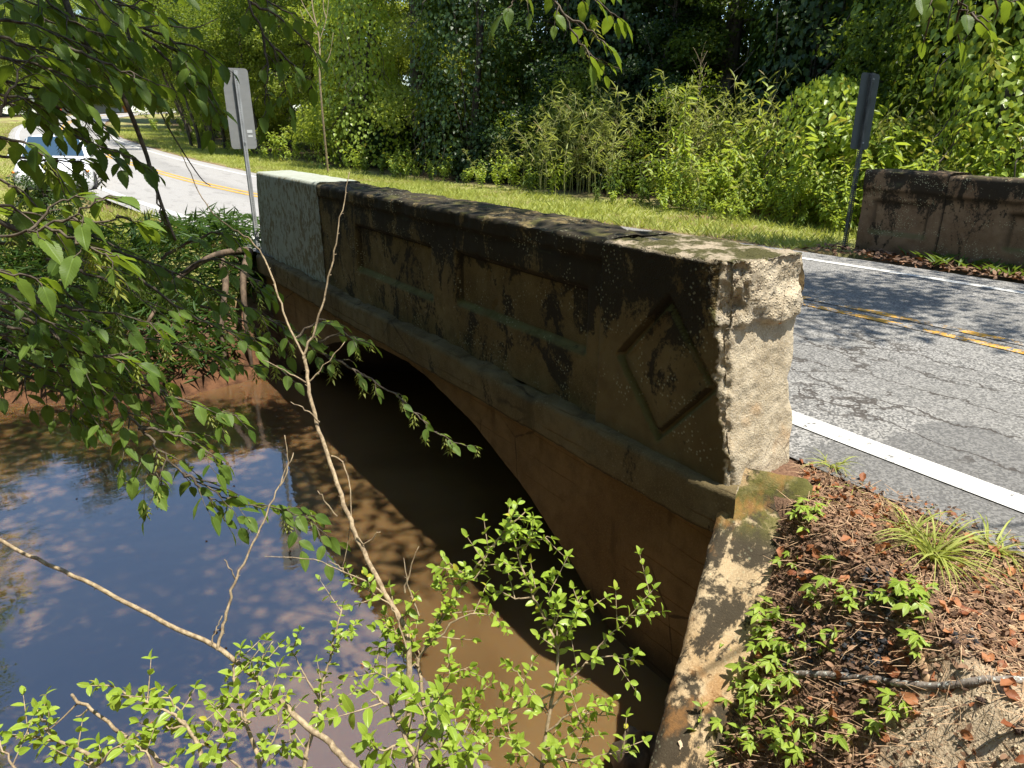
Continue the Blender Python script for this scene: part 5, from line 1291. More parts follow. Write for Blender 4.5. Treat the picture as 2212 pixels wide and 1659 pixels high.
for _ in range(110): cen.append((rngc.uniform(-3.6, -.3), rngc.uniform(.2, 4.4), 6.1 + rngc.normal() * .5))
for _ in range(26): cen.append((rngc.uniform(-.6, .9), rngc.uniform(1.0, 4.2), 6.2 + rngc.normal() * .4))
for _ in range(20): cen.append((rngc.uniform(.2, 1.5), rngc.uniform(-.3, 3.5), 6.4 + rngc.normal() * .3))
for _ in range(34): cen.append((rngc.uniform(-4.6, .2), rngc.uniform(4.4, 7.2), 6.3 + rngc.normal() * .5))
for _ in range(22): cen.append((rngc.uniform(-4.0, -1.9), rngc.uniform(-.4, 1.2), 5.4 + rngc.normal() * .5))
link('crown', crown_clumps(cen, 31000, .105, M['wood_leaf'], np.array(ta.location), rngc), ta)

# ---- second hornbeam: long sprays reaching out over the water at middle left
B = Plant(12)
tb_ = thing('hornbeam_sapling', 'leafy sapling with long sunlit sprays and seed clusters reaching over the creek at left', 'tree', (-4.3, 1.0, gz(-4.3, 1.0) - .02))
j0 = P(-120, 520, 2.6); j1 = P(-110, 700, 2.8)
B.line([(-4.3, 1.0, tb_.location.z - .2), (-4.35, 1.15, -.1), j1, j0], .05, .02, 5, 8)
mid = [[(-110, 560, 2.6), (20, 590, 2.7), (118, 613, 2.75), (175, 664, 2.8), (232, 708, 2.85), (330, 735, 2.9), (430, 755, 2.95), (530, 790, 3.0), (600, 790, 3.0)],
       [(-110, 700, 2.6), (40, 745, 2.6), (178, 818, 2.6), (235, 852, 2.6), (302, 926, 2.6), (343, 973, 2.6), (396, 1020, 2.65), (470, 1067, 2.7), (544, 1094, 2.75), (638, 1107, 2.8), (715, 1165, 2.85)],
       [(-100, 520, 2.9), (150, 530, 2.95), (300, 560, 3.0), (400, 600, 3.05), (500, 640, 3.1), (580, 690, 3.15), (690, 740, 3.2)],
       [(580, 690, 3.15), (690, 760, 3.2), (770, 800, 3.2), (850, 850, 3.2), (900, 895, 3.2), (960, 945, 3.2), (1015, 965, 3.2)],
       [(-110, 640, 2.3), (60, 690, 2.35), (170, 760, 2.4), (260, 770, 2.4), (330, 800, 2.45)], [(-110, 600, 2.2), (20, 640, 2.3), (110, 700, 2.3), (180, 730, 2.35)],
       [(-100, 760, 2.7), (30, 800, 2.7), (130, 850, 2.7), (190, 900, 2.7)], [(260, 770, 2.6), (330, 830, 2.65), (400, 870, 2.7), (520, 900, 2.75)], [(300, 600, 2.8), (380, 660, 2.85), (450, 700, 2.9), (560, 730, 2.95)],
       [(100, 560, 2.5), (210, 600, 2.55), (300, 640, 2.6), (380, 700, 2.65)], [(390, 590, 3.1), (460, 560, 3.1), (530, 590, 3.15), (590, 640, 3.2)], [(350, 560, 3.0), (420, 520, 3.0), (480, 500, 3.0), (520, 530, 3.05)],
       [(300, 926, 2.6), (350, 930, 2.6), (420, 960, 2.65), (480, 1010, 2.7)], [(343, 973, 2.6), (330, 1010, 2.6), (350, 1050, 2.6)], [(180, 818, 2.6), (150, 860, 2.55), (160, 920, 2.5)], [(396, 1020, 2.65), (430, 1050, 2.65), (470, 1095, 2.7)],
       [(690, 740, 3.2), (740, 720, 3.2), (780, 740, 3.2)], [(640, 730, 3.1), (690, 690, 3.1), (720, 700, 3.1)], [(430, 660, 3.2), (520, 690, 3.3), (600, 740, 3.35)], [(0, 480, 2.3), (100, 520, 2.35), (180, 560, 2.4), (260, 600, 2.45)], [(60, 720, 3.1), (180, 790, 3.1), (280, 860, 3.15), (360, 910, 3.2)]]
rm_ = np.random.default_rng(61)
for _ in range(16):
    x0_, y0_ = rm_.uniform(-90, 120), rm_.uniform(400, 760); d_ = rm_.uniform(2.3, 3.1); L_ = rm_.uniform(140, 300); mid.append([(x0_ + L_ * u, y0_ + L_ * .33 * u + 20 * math.sin(u * 3 + x0_), d_ + .1 * u) for u in (0, .33, .66, 1.0)])
for i, b in enumerate(mid):
    dense(B, b, .074 if i != 3 else .058, step=.036, every=.052 if i != 3 else .07, tl=.20 if i != 3 else .09, u0=.16, droop=.42, sam=.45 if i not in (2, 3, 16) else .9, r0=.007)
B.build(tb_, 'trunk', M['twig_dark'], HB_OBJ, HB[0], M['hornbeam_leaf'])
# ---- near sunlit cluster of big leaves
B2 = Plant(13)
t2 = thing('hornbeam_sapling', 'closest sapling with big toothed pale leaves lit by the sun, below the white car', 'tree', (-4.0, -.1, gz(-4.0, -.1) - .02))
B2.line([(-4.0, -.1, t2.location.z - .2), (-3.95, .0, .3), P(-150, 600, 1.75), P(-60, 520, 1.75)], .02, .0045, 5, 7)
for b in [[(-60, 520, 1.75), (60, 500, 1.75), (150, 470, 1.75), (210, 430, 1.75), (250, 425, 1.75)], [(100, 490, 1.75), (170, 520, 1.72), (220, 545, 1.7), (260, 560, 1.7)], [(150, 470, 1.75), (200, 480, 1.75), (260, 470, 1.78), (310, 480, 1.8)], [(60, 500, 1.75), (120, 440, 1.78), (170, 420, 1.8)], [(-60, 570, 1.6), (30, 590, 1.62), (90, 600, 1.65)]]:
    B2.spray(W_(*b), .004, .0015, .076, step=.042, every=.05, tl=.11, u0=.2, droop=.45, sam=.35)
B2.build(t2, 'trunk', M['twig_dark'], HB_OBJ, HB[0], M['hornbeam_leaf'])
# ---- tree behind the photographer: one branch dips into the top of the picture
C3 = Plant(14)
t3 = thing('hanging_branch', 'backlit yellow-green leafy branch dipping in at the top centre', 'branch', (-1.0, 1.3, 6.0))
C3.line([(-1.0, 1.3, 6.0), (-1.0, 1.0, 4.8), P(1130, -420, 2.55), P(1165, -80, 2.55)], .012, .006, 5, 7)
for b in [[(1165, -80, 2.55), (1200, 0, 2.55), (1235, 60, 2.55), (1265, 110, 2.55), (1320, 140, 2.58)], [(1165, -90, 2.5), (1130, -40, 2.5), (1110, 0, 2.5), (1095, 30, 2.5)], [(1190, -20, 2.55), (1260, -10, 2.55), (1310, 20, 2.55), (1350, 50, 2.58)], [(1180, -60, 2.6), (1260, -50, 2.6), (1330, -20, 2.6)], [(1215, 30, 2.55), (1270, 60, 2.55), (1310, 95, 2.55)]]:
    C3.spray(W_(*b), .005, .0015, .078, step=.05, every=.085, tl=.12, droop=.7, sam=.5)
C3.line(W_((1265, 110, 2.55), (1300, 135, 2.56), (1345, 150, 2.6)), .002, .001, 4, 4)
C3.build(t3, 'stem', M['twig_dark'], HB_OBJ, HB[0], M['hornbeam_leaf'])
C4 = Plant(15)
t4 = thing('hanging_branch', 'pale leaves of a branch hanging in at the top right corner', 'branch', (1.6, -5.2, 5.4))
C4.line([(1.6, -5.2, 5.4), (2.6, -3.6, 4.9), (1.5, -1.9, 3.5), P(2030, -480, 1.35), P(2040, -60, 1.3)], .012, .006, 5, 7)
for b in [[(2040, -60, 1.3), (2060, -10, 1.3), (2090, 20, 1.3), (2140, 45, 1.3)], [(2040, -60, 1.3), (2010, -20, 1.3), (1985, 0, 1.3)], [(2050, -30, 1.3), (2075, 10, 1.3), (2080, 40, 1.3)], [(2045, -50, 1.3), (2120, -20, 1.3), (2200, 0, 1.3)]]:
    C4.spray(W_(*b), .003, .001, .046, step=.04, every=.08, tl=.07, droop=.8, sam=.1)
C4.build(t4, 'stem', M['twig_dark'], HB_OBJ, HB[0], M['hornbeam_leaf'])
# ---- tree off the right edge whose crown throws the dappled shade on the road
t5 = thing('roadside_tree', 'tree beyond the right picture edge whose crown shades the far lane', 'tree', (8.9, -3.0, gz(8.9, -3.0)))
tbx = Tubes(); o5 = np.array(t5.location); tbx.add(catmull(np.array([(0, 0, -.3), (-.3, .3, 3), (-1.5, 1.2, 5.6), (-3.0, 2.4, 7)]), 5), np.linspace(.16, .05, 16), 8); link('trunk', tbx.mesh('trunk', M['bark']), t5)
cen = [(5.0 + rngc.normal() * .75, .1 + rngc.normal() * .8, 7.1 + rngc.normal() * .5) for _ in range(34)] + [(7.7 + rngc.normal() * .5, 2.3 + rngc.normal() * .5, 7.0 + rngc.normal() * .3) for _ in range(26)] + [(7.6 + rngc.normal() * 1.0, -1.6 + rngc.normal() * .8, 6.6 + rngc.normal() * .5) for _ in range(20)]
link('crown', crown_clumps(cen, 12000, .11, M['wood_leaf'], o5, rngc, .55), t5)

sg_ = Plant(77); b_ = P(690, 150, 23.5); tsn = thing('dead_tree', 'pale leafless dead branches standing in the woods just right of the near sign', 'tree', (b_[0], b_[1], gz(b_[0], b_[1])))
c = sg_.line([(b_[0], b_[1], tsn.location.z - .2), P(692, 190, 23.5), P(690, 90, 23.4), P(676, 20, 23.3), P(668, -60, 23.2)], .04, .016, 5, 6)
for q_ in [[(690, 90), (705, 40), (712, -20)], [(680, 50), (655, 10), (640, -30)], [(686, 75), (664, 60), (648, 20)], [(692, 130), (676, 105), (664, 95)], [(694, 150), (712, 120), (720, 70)], [(705, 40), (698, 10), (705, -30)]]: sg_.line([P(x_, y_, 23.2) for x_, y_ in q_], .016, .006, 4, 4)
sg_.build(tsn, 'trunk', M['twig'])
# ------------------------------------------------------------------ bare and leafy shrubs in front of the water
D1 = Plant(21)
d1p = rooted(W_((900, 1850, 1.95), (882, 1600, 2.05), (880, 1380, 2.12), (830, 1280, 2.18), (780, 1180, 2.25), (745, 1090, 2.3), (700, 960, 2.4), (675, 880, 2.45), (660, 790, 2.5), (656, 768, 2.5)))
td1 = thing('bare_sapling', 'leafless forked pale sapling standing up across the bridge arch', 'sapling', d1p[0])
c = D1.line(d1p, .0095, .006, 6, 8, .002); D1.thorns(c, .06, .012)
for b, r in [([(656, 768, 2.5), (622, 700, 2.52), (592, 612, 2.55), (560, 540, 2.6), (520, 505, 2.6), (470, 470, 2.6), (430, 415, 2.6), (390, 330, 2.6)], .0042), ([(656, 768, 2.5), (690, 680, 2.5), (715, 580, 2.5), (736, 470, 2.5), (755, 372, 2.5)], .0045)]:
    c = D1.line(W_(*b), r, .0015, 6, 6, .002); D1.thorns(c, .07, .008)
for b in [[(660, 826, 2.48), (615, 800, 2.46), (566, 778, 2.45)], [(664, 828, 2.48), (700, 790, 2.48), (745, 738, 2.48)], [(690, 912, 2.42), (660, 885, 2.4), (628, 868, 2.4)], [(728, 1115, 2.28), (705, 1085, 2.26), (686, 1060, 2.25)], [(770, 1160, 2.25), (790, 1175, 2.24), (815, 1152, 2.22), (820, 1150, 2.22)],
          [(835, 1290, 2.18), (800, 1262, 2.16), (740, 1235, 2.15), (680, 1210, 2.14), (572, 1202, 2.12)], [(745, 1240, 2.15), (735, 1225, 2.15), (712, 1212, 2.14)], [(878, 1400, 2.1), (860, 1340, 2.1), (845, 1310, 2.1)], [(875, 1280, 2.15), (885, 1230, 2.15), (905, 1180, 2.15)], [(905, 1330, 2.12), (880, 1260, 2.12), (872, 1205, 2.12)], [(716, 985, 2.39), (745, 1010, 2.36), (760, 1120, 2.3), (735, 1240, 2.28)]]:
    c = D1.line(W_(*b), .003, .0012, 4, 5, .002); D1.thorns(c, .05, .006, .001)
D1.build(td1, 'stem', M['twig'])
D2 = Plant(22)
d2p = rooted(W_((860, 1780, 1.75), (760, 1659, 1.8), (690, 1590, 1.83), (620, 1530, 1.86), (545, 1460, 1.9), (480, 1408, 1.93), (330, 1330, 1.98), (180, 1255, 2.02), (60, 1198, 2.06), (-60, 1140, 2.1)))
td2 = thing('dead_branch', 'long bare tan branch slanting across the water at lower left', 'branch', d2p[0])
c = D2.line(d2p, .0095, .005, 6, 7, .002); D2.thorns(c, .045, .008)
for b, r in [([(470, 1404, 1.93), (485, 1340, 1.95), (505, 1260, 1.97), (540, 1190, 2.0), (575, 1110, 2.03), (610, 1030, 2.06), (634, 978, 2.08)], .0048), ([(455, 1395, 1.93), (465, 1360, 1.94), (480, 1330, 1.95)], .0022), ([(605, 1050, 2.05), (622, 1010, 2.06), (615, 940, 2.06)], .0025), ([(508, 1250, 1.97), (495, 1225, 1.96), (484, 1208, 1.96)], .002), ([(540, 1455, 1.9), (570, 1415, 1.9), (590, 1385, 1.9)], .002)]:
    c = D2.line(W_(*b), r, .0014, 5, 6, .002); D2.thorns(c, .04, .006, .001)
D2.build(td2, 'stem', M['twig'])
D3 = Plant(23)
d3p = rooted(W_((520, 1820, 1.7), (400, 1690, 1.75), (330, 1630, 1.8), (232, 1560, 1.85), (155, 1500, 1.9)))
td3 = thing('dead_branch', 'shorter bare stub branch among the leafy privet at the bottom left', 'branch', d3p[0])
c = D3.line(d3p, .0065, .004, 5, 6, .002); D3.thorns(c, .05, .007)
for b in [[(172, 1515, 1.9), (120, 1565, 1.88), (40, 1628, 1.86)], [(122, 1562, 1.88), (90, 1555, 1.88), (65, 1558, 1.88)], [(110, 1575, 1.88), (95, 1572, 1.87), (70, 1574, 1.87)], [(190, 1532, 1.88), (175, 1545, 1.88), (163, 1548, 1.88)]]: D3.line(W_(*b), .0028, .0012, 4, 5)
D3.build(td3, 'stem', M['twig'])
def privet(seed, label, stems, twigs, L=.041, nobj=300, mat=None, step=.027):
    pl = Plant(seed); st = [rooted(W_(*s)) for s in stems]; t = thing('privet_shrub', label, 'shrub', st[0][0], 0, 'leafy privet shrubs in front of the creek')
    for s in st: pl.twigged(s, .0085, .002, L, step, .060, .13, .28, .9)
    for s in twigs: pl.twigged(W_(*s), .0032, .001, L, step, .042, .11, .06)
    return pl.build(t, 'stem', M['twig'], PV_OBJ, PVT[0], M['privet_leaf'], nobj)
privet(31, 'upright bright green privet with a forked stem, right of the bare sapling', [[(1165, 1850, 1.98), (1172, 1659, 2.05), (1186, 1540, 2.08), (1205, 1405, 2.12), (1152, 1290, 2.18), (1114, 1180, 2.22), (1100, 1095, 2.25)]],
       [[(1205, 1400, 2.12), (1236, 1345, 2.12), (1260, 1288, 2.12)], [(1187, 1535, 2.08), (1265, 1430, 2.08), (1340, 1350, 2.08), (1412, 1272, 2.08)], [(1265, 1432, 2.08), (1310, 1418, 2.08), (1370, 1428, 2.08)], [(1205, 1405, 2.12), (1196, 1330, 2.14), (1180, 1275, 2.14)],
        [(1180, 1580, 2.06), (1240, 1540, 2.05), (1310, 1545, 2.05)], [(1175, 1640, 2.05), (1280, 1640, 2.02), (1390, 1600, 2.0)], [(1190, 1500, 2.08), (1120, 1530, 2.06), (1010, 1555, 2.05)], [(1172, 1650, 2.05), (1110, 1600, 2.03), (1050, 1590, 2.0)], [(1150, 1290, 2.18), (1110, 1290, 2.18), (1070, 1275, 2.18)], [(1114, 1185, 2.22), (1150, 1170, 2.22), (1190, 1162, 2.22)],
        [(1186, 1540, 2.08), (1130, 1470, 2.06), (1105, 1440, 2.06)], [(1178, 1620, 2.05), (1215, 1600, 2.02), (1290, 1520, 2.02)], [(1150, 1287, 2.18), (1175, 1265, 2.18), (1190, 1240, 2.18)]])
privet(32, 'bushy bright privet crowding the foot of the bare sapling', [[(965, 1850, 2.0), (945, 1659, 2.08), (918, 1520, 2.12), (905, 1430, 2.15), (935, 1370, 2.17), (1000, 1265, 2.2), (1060, 1182, 2.22), (1135, 1106, 2.25)]],
       [[(905, 1430, 2.15), (862, 1330, 2.15), (800, 1275, 2.15), (752, 1258, 2.15)], [(905, 1420, 2.15), (990, 1335, 2.16), (1055, 1325, 2.16), (1080, 1345, 2.16)], [(918, 1500, 2.12), (960, 1465, 2.1), (1015, 1440, 2.1)], [(935, 1370, 2.17), (960, 1300, 2.18), (945, 1260, 2.18)], [(915, 1500, 2.12), (850, 1470, 2.1), (800, 1440, 2.1)],
        [(1000, 1265, 2.2), (1035, 1235, 2.2), (1055, 1195, 2.2)], [(940, 1640, 2.08), (1010, 1585, 2.05), (1075, 1540, 2.05)], [(930, 1590, 2.1), (980, 1530, 2.08), (1030, 1500, 2.08)], [(900, 1425, 2.15), (850, 1390, 2.15), (805, 1400, 2.15)], [(945, 1655, 2.06), (880, 1610, 2.02), (830, 1640, 2.0)], [(905, 1440, 2.14), (870, 1420, 2.14), (850, 1350, 2.14)], [(1060, 1182, 2.22), (1090, 1170, 2.22), (1120, 1150, 2.22)], [(990, 1280, 2.2), (1010, 1250, 2.2), (970, 1215, 2.2)]])
privet(33, 'dark shaded privet sprig with larger leaves, lowest at the bottom centre', [[(900, 1900, 1.5), (905, 1700, 1.5), (880, 1600, 1.52), (840, 1530, 1.55), (800, 1490, 1.55)]],
       [[(905, 1690, 1.5), (960, 1600, 1.5), (985, 1550, 1.5)], [(880, 1600, 1.52), (830, 1620, 1.5), (790, 1615, 1.5)], [(890, 1640, 1.5), (920, 1560, 1.5), (890, 1500, 1.52)], [(860, 1560, 1.53), (900, 1510, 1.53), (870, 1480, 1.53)], [(900, 1700, 1.5), (970, 1650, 1.48), (1030, 1640, 1.48)]], .046, 300, None, .03)
privet(34, 'sprawling privet along the bottom left with twigs over the reflected sky', [[(600, 1850, 1.75), (560, 1659, 1.8), (530, 1540, 1.85), (500, 1450, 1.88), (520, 1400, 1.88)], [(430, 1850, 1.7), (440, 1659, 1.75), (400, 1570, 1.78), (330, 1520, 1.8), (210, 1478, 1.85)], [(220, 1850, 1.65), (200, 1659, 1.7), (120, 1600, 1.75), (30, 1590, 1.78)]],
       [[(560, 1659, 1.8), (600, 1560, 1.82), (570, 1480, 1.82)], [(440, 1659, 1.75), (480, 1600, 1.75), (500, 1550, 1.75)], [(400, 1570, 1.78), (350, 1570, 1.78), (300, 1560, 1.78)], [(200, 1659, 1.7), (260, 1610, 1.7), (310, 1580, 1.72)], [(330, 1659, 1.7), (300, 1610, 1.7), (250, 1600, 1.7)], [(120, 1600, 1.75), (90, 1560, 1.76), (80, 1530, 1.76)], [(40, 1680, 1.65), (10, 1620, 1.68), (-10, 1580, 1.7)], [(540, 1560, 1.84), (500, 1530, 1.84), (460, 1520, 1.84)], [(520, 1659, 1.76), (450, 1610, 1.76), (400, 1620, 1.76)], [(530, 1540, 1.85), (560, 1470, 1.86), (570, 1410, 1.86)], [(400, 1570, 1.78), (380, 1530, 1.8), (350, 1490, 1.8)]], .040)
privet(35, 'thin privet shoot with sparse leaves between the bare branch and the sapling', [[(680, 1850, 1.9), (660, 1659, 1.95), (690, 1510, 2.0), (718, 1400, 2.03), (740, 1310, 2.06)]], [[(690, 1510, 2.0), (660, 1460, 2.0), (625, 1392, 2.0)], [(675, 1580, 1.97), (720, 1540, 1.97), (770, 1480, 1.97)], [(665, 1640, 1.95), (620, 1600, 1.93), (590, 1640, 1.9)], [(718, 1400, 2.03), (750, 1370, 2.03), (765, 1350, 2.03)]], .032)

# ------------------------------------------------------------------ litter, twigs and seedlings on the roadside soil at lower right
def on_soil(x, y):
    off, _ = road_near(x, y); rx = x - W0[0]; ry = y - W0[1]; s = rx * WD[0] + ry * WD[1]; pp = rx * WN[0] + ry * WN[1]
    return (off < -2.60 + .10 * vnoise(np.column_stack([x, y, 0 * x]), 3.3, 8)) & (pp > .30 + .05 * vnoise(np.column_stack([x, y, 0 * x]), 7, 2) - .12 * smoothstep(.3, 1.0, s)) & (y < .9) & ~((x > -.05) & (y > .12 - .3 * (x - .45)) & (x < .47))
def soil_points(n, rng, x0=-1.6, x1=.75, y0=-1.9, y1=.85, frame=True):
    X, Y = [], []; k = 0
    while k < n:
        x = rng.uniform(x0, x1, 4000); y = rng.uniform(y0, y1, 4000); ok = on_soil(x, y)
        if frame:
            px, py, d = proj(np.column_stack([x, y, terrain(x, y)])); ok &= (px > 1380) & (px < 2260) & (py < 1720) & (d > .3)
        X.append(x[ok]); Y.append(y[ok]); k += ok.sum()
    return np.concatenate(X)[:n], np.concatenate(Y)[:n]
def normal_at(x, y, e=.02):
    return np.column_stack([-(terrain(x + e, y) - terrain(x - e, y)) / (2 * e), -(terrain(x, y + e) - terrain(x, y - e)) / (2 * e), np.ones_like(x)])
rl = np.random.default_rng(99)
n = 21000; x, y = soil_points(n, rl); q = np.column_stack([x, y, 0 * x])
keep = rl.uniform(0, 1, n) < np.clip(.75 + .8 * fbm(q, 2.5, 3, 4), .12, 1) * np.where(np.hypot(x - sc_[0], y - sc_[1]) < .2, .25, 1); x, y = x[keep], y[keep]; n = len(x)
pos = np.column_stack([x, y, terrain(x, y) + rl.uniform(.0, .012, n)]); ax = rand_unit(n, rl); ax[:, 2] *= .35
FR = (np.array([[0, 0, 0], [.22, .3, .08], [.25, .7, -.02], [0, 1, .12], [-.2, .65, .1], [-.24, .25, .02]]), np.array([[0, 1, 2], [0, 2, 3], [0, 3, 4], [0, 4, 5]]))
V, Fc = leaf_arrays(pos, ax, normal_at(x, y) + rand_unit(n, rl) * .55, .008 + .026 * rl.uniform(0, 1, n) ** 2.2, *FR)
lo = link('leaf_litter', np_mesh('leaf_litter', V, Fc, M['litter'], np.repeat(rl.uniform(0, 1, n), 6)), None, kind='stuff'); lo['label'] = 'brown crumbled leaf litter covering the roadside soil'; lo['category'] = 'litter'
n = 3000; x, y = soil_points(n, rl); pos = np.column_stack([x, y, terrain(x, y) + .006]); ax = rand_unit(n, rl); ax[:, 2] *= .15
NE = (np.array([[.012, 0, 0], [.010, 1, .02], [-.010, 1, .02], [-.012, 0, 0], [0, .5, .03]]), np.array([[0, 1, 4], [1, 2, 4], [2, 3, 4], [3, 0, 4]]))
V, Fc = leaf_arrays(pos, ax, normal_at(x, y), rl.uniform(.03, .10, n), *NE)
lo = link('pine_straw', np_mesh('pine_straw', V, Fc, M['bark_curl'], None), None, kind='stuff'); lo['label'] = 'thin straw and needles strewn over the litter'; lo['category'] = 'litter'
# whole fallen leaves
FL = [leaf_template((0, .15, .4, .65, .85, 1.0), (.02, .2, .3, .24, .12, .01), .5, .3, (-1, -.4, .4, 1), twist=.5, wave=.4), leaf_template((0, .15, .4, .65, .85, 1.0), (.02, .16, .26, .25, .14, .01), .9, -.25, (-1, -.4, .4, 1), twist=-.6, wave=.5), leaf_template((0, .15, .4, .65, .85, 1.0), (.02, .22, .33, .26, .12, .01), .2, .5, (-1, -.4, .4, 1), wave=.6)]
FL_M = []
for T, Fc in FL:
    for tv in (.05, .35, .6, .95): FL_M.append(np_mesh('fallen_leaf', T, Fc, M['dry_leaf'], np.full(len(T), tv)))
x, y = soil_points(270, rl, x0=-1.2); nn_ = normal_at(x, y) + rand_unit(270, rl) * .4; ax = rand_unit(270, rl); ax[:, 2] *= .3; z = terrain(x, y)
for i in range(270):
    o = link('fallen_leaf', FL_M[rl.integers(0, len(FL_M))]); o.matrix_local = frames_to_matrix((x[i], y[i], z[i] + .012), ax[i], nn_[i], float(.022 + .036 * rl.uniform() ** 1.3))
    tag(o, 'curled orange-brown dead leaf lying on the roadside litter', 'leaf', 'dead leaves on the roadside litter')
def ground_line(name, label, cat, pts, r0, r1, mat, part=None, lift=.0, group=None, n=7):
    q = np.array([ground_hit(*p) for p in pts]); q[:, 2] += r0 * .7 + lift; c = catmull(q, 6); c[:, 2] = np.maximum(c[:, 2], terrain(c[:, 0], c[:, 1]) + r0 * .4)
    tb = Tubes(); o0 = c[0].copy(); tb.add(c - o0, np.linspace(r0, r1, len(c)) * (1 + .12 * np.sin(np.arange(len(c)) * 1.9)), n); tb.add((c - o0)[::-1][-2:], r0, n)
    o = link(name, tb.mesh(name, mat), None, o0); return tag(o, label, cat, group)
ground_line('fallen_stick', 'long grey lichen-spotted stick lying across the litter at lower right', 'stick', [(1714, 1462), (1805, 1465), (1906, 1479), (1990, 1492), (2107, 1479), (2250, 1479)], .0140, .0115, M['stick'])
for lb, pts, r in [('thin dark twig lying toward the road by the wing wall top', [(1778, 1136), (1840, 1152), (1916, 1177)], .0042), ('forked twig at the right edge above the long stick', [(2087, 1341), (2128, 1415), (2185, 1459)], .0045), ('slender twig running right above the long stick', [(2007, 1436), (2050, 1425), (2125, 1412), (2220, 1430)], .0038),
                   ('short twig beside the seedlings under the grass tuft', [(1850, 1330), (1910, 1340), (1985, 1362)], .006), ('pale straight twig below the asphalt crumbs', [(1985, 1540), (2040, 1508), (2090, 1490)], .003), ('twig end resting near the first black crumbs', [(1910, 1295), (1935, 1278), (1960, 1265)], .006), ('pale twig at the road edge by the end post', [(1745, 985), (1790, 998), (1850, 1015)], .005), ('reddish bark strip at the road edge below the white line', [(1880, 1040), (1915, 1046), (1965, 1052)], .007),
                   ('thin twig lying along the asphalt edge', [(1900, 1010), (1960, 1030), (2020, 1058)], .003), ('thin straight straw stalk crossing the bottom right corner', [(2070, 1655), (2140, 1610), (2215, 1575)], .0022), ('fine twig left of the long stick', [(1720, 1258), (1735, 1275), (1765, 1290)], .004), ('fine pale stalk under the grass tuft', [(1795, 1145), (1800, 1200), (1785, 1260)], .0022)]:
    ground_line('twig', lb, 'twig', pts, r, r * .5, M['twig'] if r < .0045 else M['stick'], group='twigs on the roadside litter')
def bark_piece(label, a, b, w):
    A_, B_ = ground_hit(*a), ground_hit(*b); d = B_ - A_; L = np.linalg.norm(d); V = []; nu, nv = 9, 7
    for i in range(nu):
        for j in range(nv):
            an = R(-75 + 150 * j / (nv - 1)) ; ww = w * (.55 + .45 * math.sin(math.pi * min(1, .25 + i / nu * .8))); V.append((ww * math.sin(an), L * i / (nu - 1), ww * .62 * math.cos(an) + .003 * math.sin(i * 2.1 + j)))
    Fq = [(i * nv + j, i * nv + j + 1, (i + 1) * nv + j + 1, (i + 1) * nv + j) for i in range(nu - 1) for j in range(nv - 1)]
    o = link('bark_curl', py_mesh('bark_curl', V, Fq, M['bark_curl'], True)); nr = normal_at(A_[:1], A_[1:2])[0]; o.matrix_local = frames_to_matrix(A_ + nr * .002, d, nr, 1.0)
    m = o.modifiers.new('thick', 'SOLIDIFY'); m.thickness = .003; tag(o, label, 'bark', 'curled bark pieces')
bark_piece('long pale curl of bark standing out near the bottom edge', (1838, 1648), (1816, 1540), .014)
bark_piece('bark curl under the clover-like seedling above the stick', (2006, 1480), (1978, 1376), .015)
bark_piece('pale bark curl at the right edge above the twigs', (2225, 1366), (2152, 1352), .014)
bark_piece('small split bark chip below the stick, right of the long curl', (1893, 1616), (1876, 1588), .008)
def burr(px, py, label, r=.014):
    g = ground_hit(px, py); rng = np.random.default_rng(int(px)); n = 60; d = rand_unit(n, rng); V_, F_ = lump(r * .8, 3, 8, 1, .1)
    t = thing('sweetgum_ball', label, 'seed ball', g + np.array([0, 0, r * .8]), 0, 'spiky sweetgum balls'); link('core', np_mesh('core', V_, F_[:, ::-1], M['burr']), t)
    V, Fc = leaf_arrays(d * r * .7, d, rand_unit(n, rng), np.full(n, r * .7), np.array([[.12, 0, 0], [-.06, 0, .1], [-.06, 0, -.1], [0, 1, 0]]), np.array([[0, 1, 3], [1, 2, 3], [2, 0, 3]])); o = link('spikes', np_mesh('spikes', V, Fc, M['burr']), t, kind='stuff')
for a in [(1977, 1462, 'spiky brown sweetgum ball just above the long stick'), (1885, 1523, 'spiky sweetgum ball under the left half of the stick'), (2198, 1585, 'spiky sweetgum ball at the right edge by the sand'), (2117, 1520, 'spiky sweetgum ball above the pale sand'), (2062, 1395, 'spiky sweetgum ball above the bark curl')]: burr(*a)
rk = np.random.default_rng(5)
for k, (px, py, rad, m, lb) in enumerate([(1740, 1395, .075, 60, 'heap of black asphalt crumbs beside the wing wall seedlings'), (1850, 1402, .05, 34, 'black asphalt crumbs right of the first heap'), (1890, 1425, .04, 22, 'small black crumb cluster nearest the bark curl'), (1890, 1262, .055, 36, 'black crumbs under the grass tuft'), (1826, 1478, .03, 14, 'few black crumbs just below the stick'), (1935, 1300, .04, 20, 'black crumbs by the twig end'), (2085, 1385, .035, 14, 'black crumbs near the forked twig')]):
    g = ground_hit(px, py); Vs, Fs, nb = [], [], 0
    for i in range(m):
        a = rk.uniform(0, 6.3); r_ = rad * math.sqrt(rk.uniform()); V_, F_ = lump(rk.uniform(.005, .013), i + k * 50, 5, .8, .8); p = np.array([g[0] + r_ * math.cos(a), g[1] + r_ * math.sin(a), 0]); p[2] = gz(p[0], p[1]) + .004
        Vs.append(V_ + p - g); Fs.append(F_[:, ::-1] + nb); nb += len(V_)
    o = link('asphalt_crumbs', np_mesh('asphalt_crumbs', np.vstack(Vs), np.vstack(Fs), M['crumb'], smooth=False), None, g, kind='stuff'); tag(o, lb, 'asphalt crumbs')
Vs, Fs, nb = [], [], 0
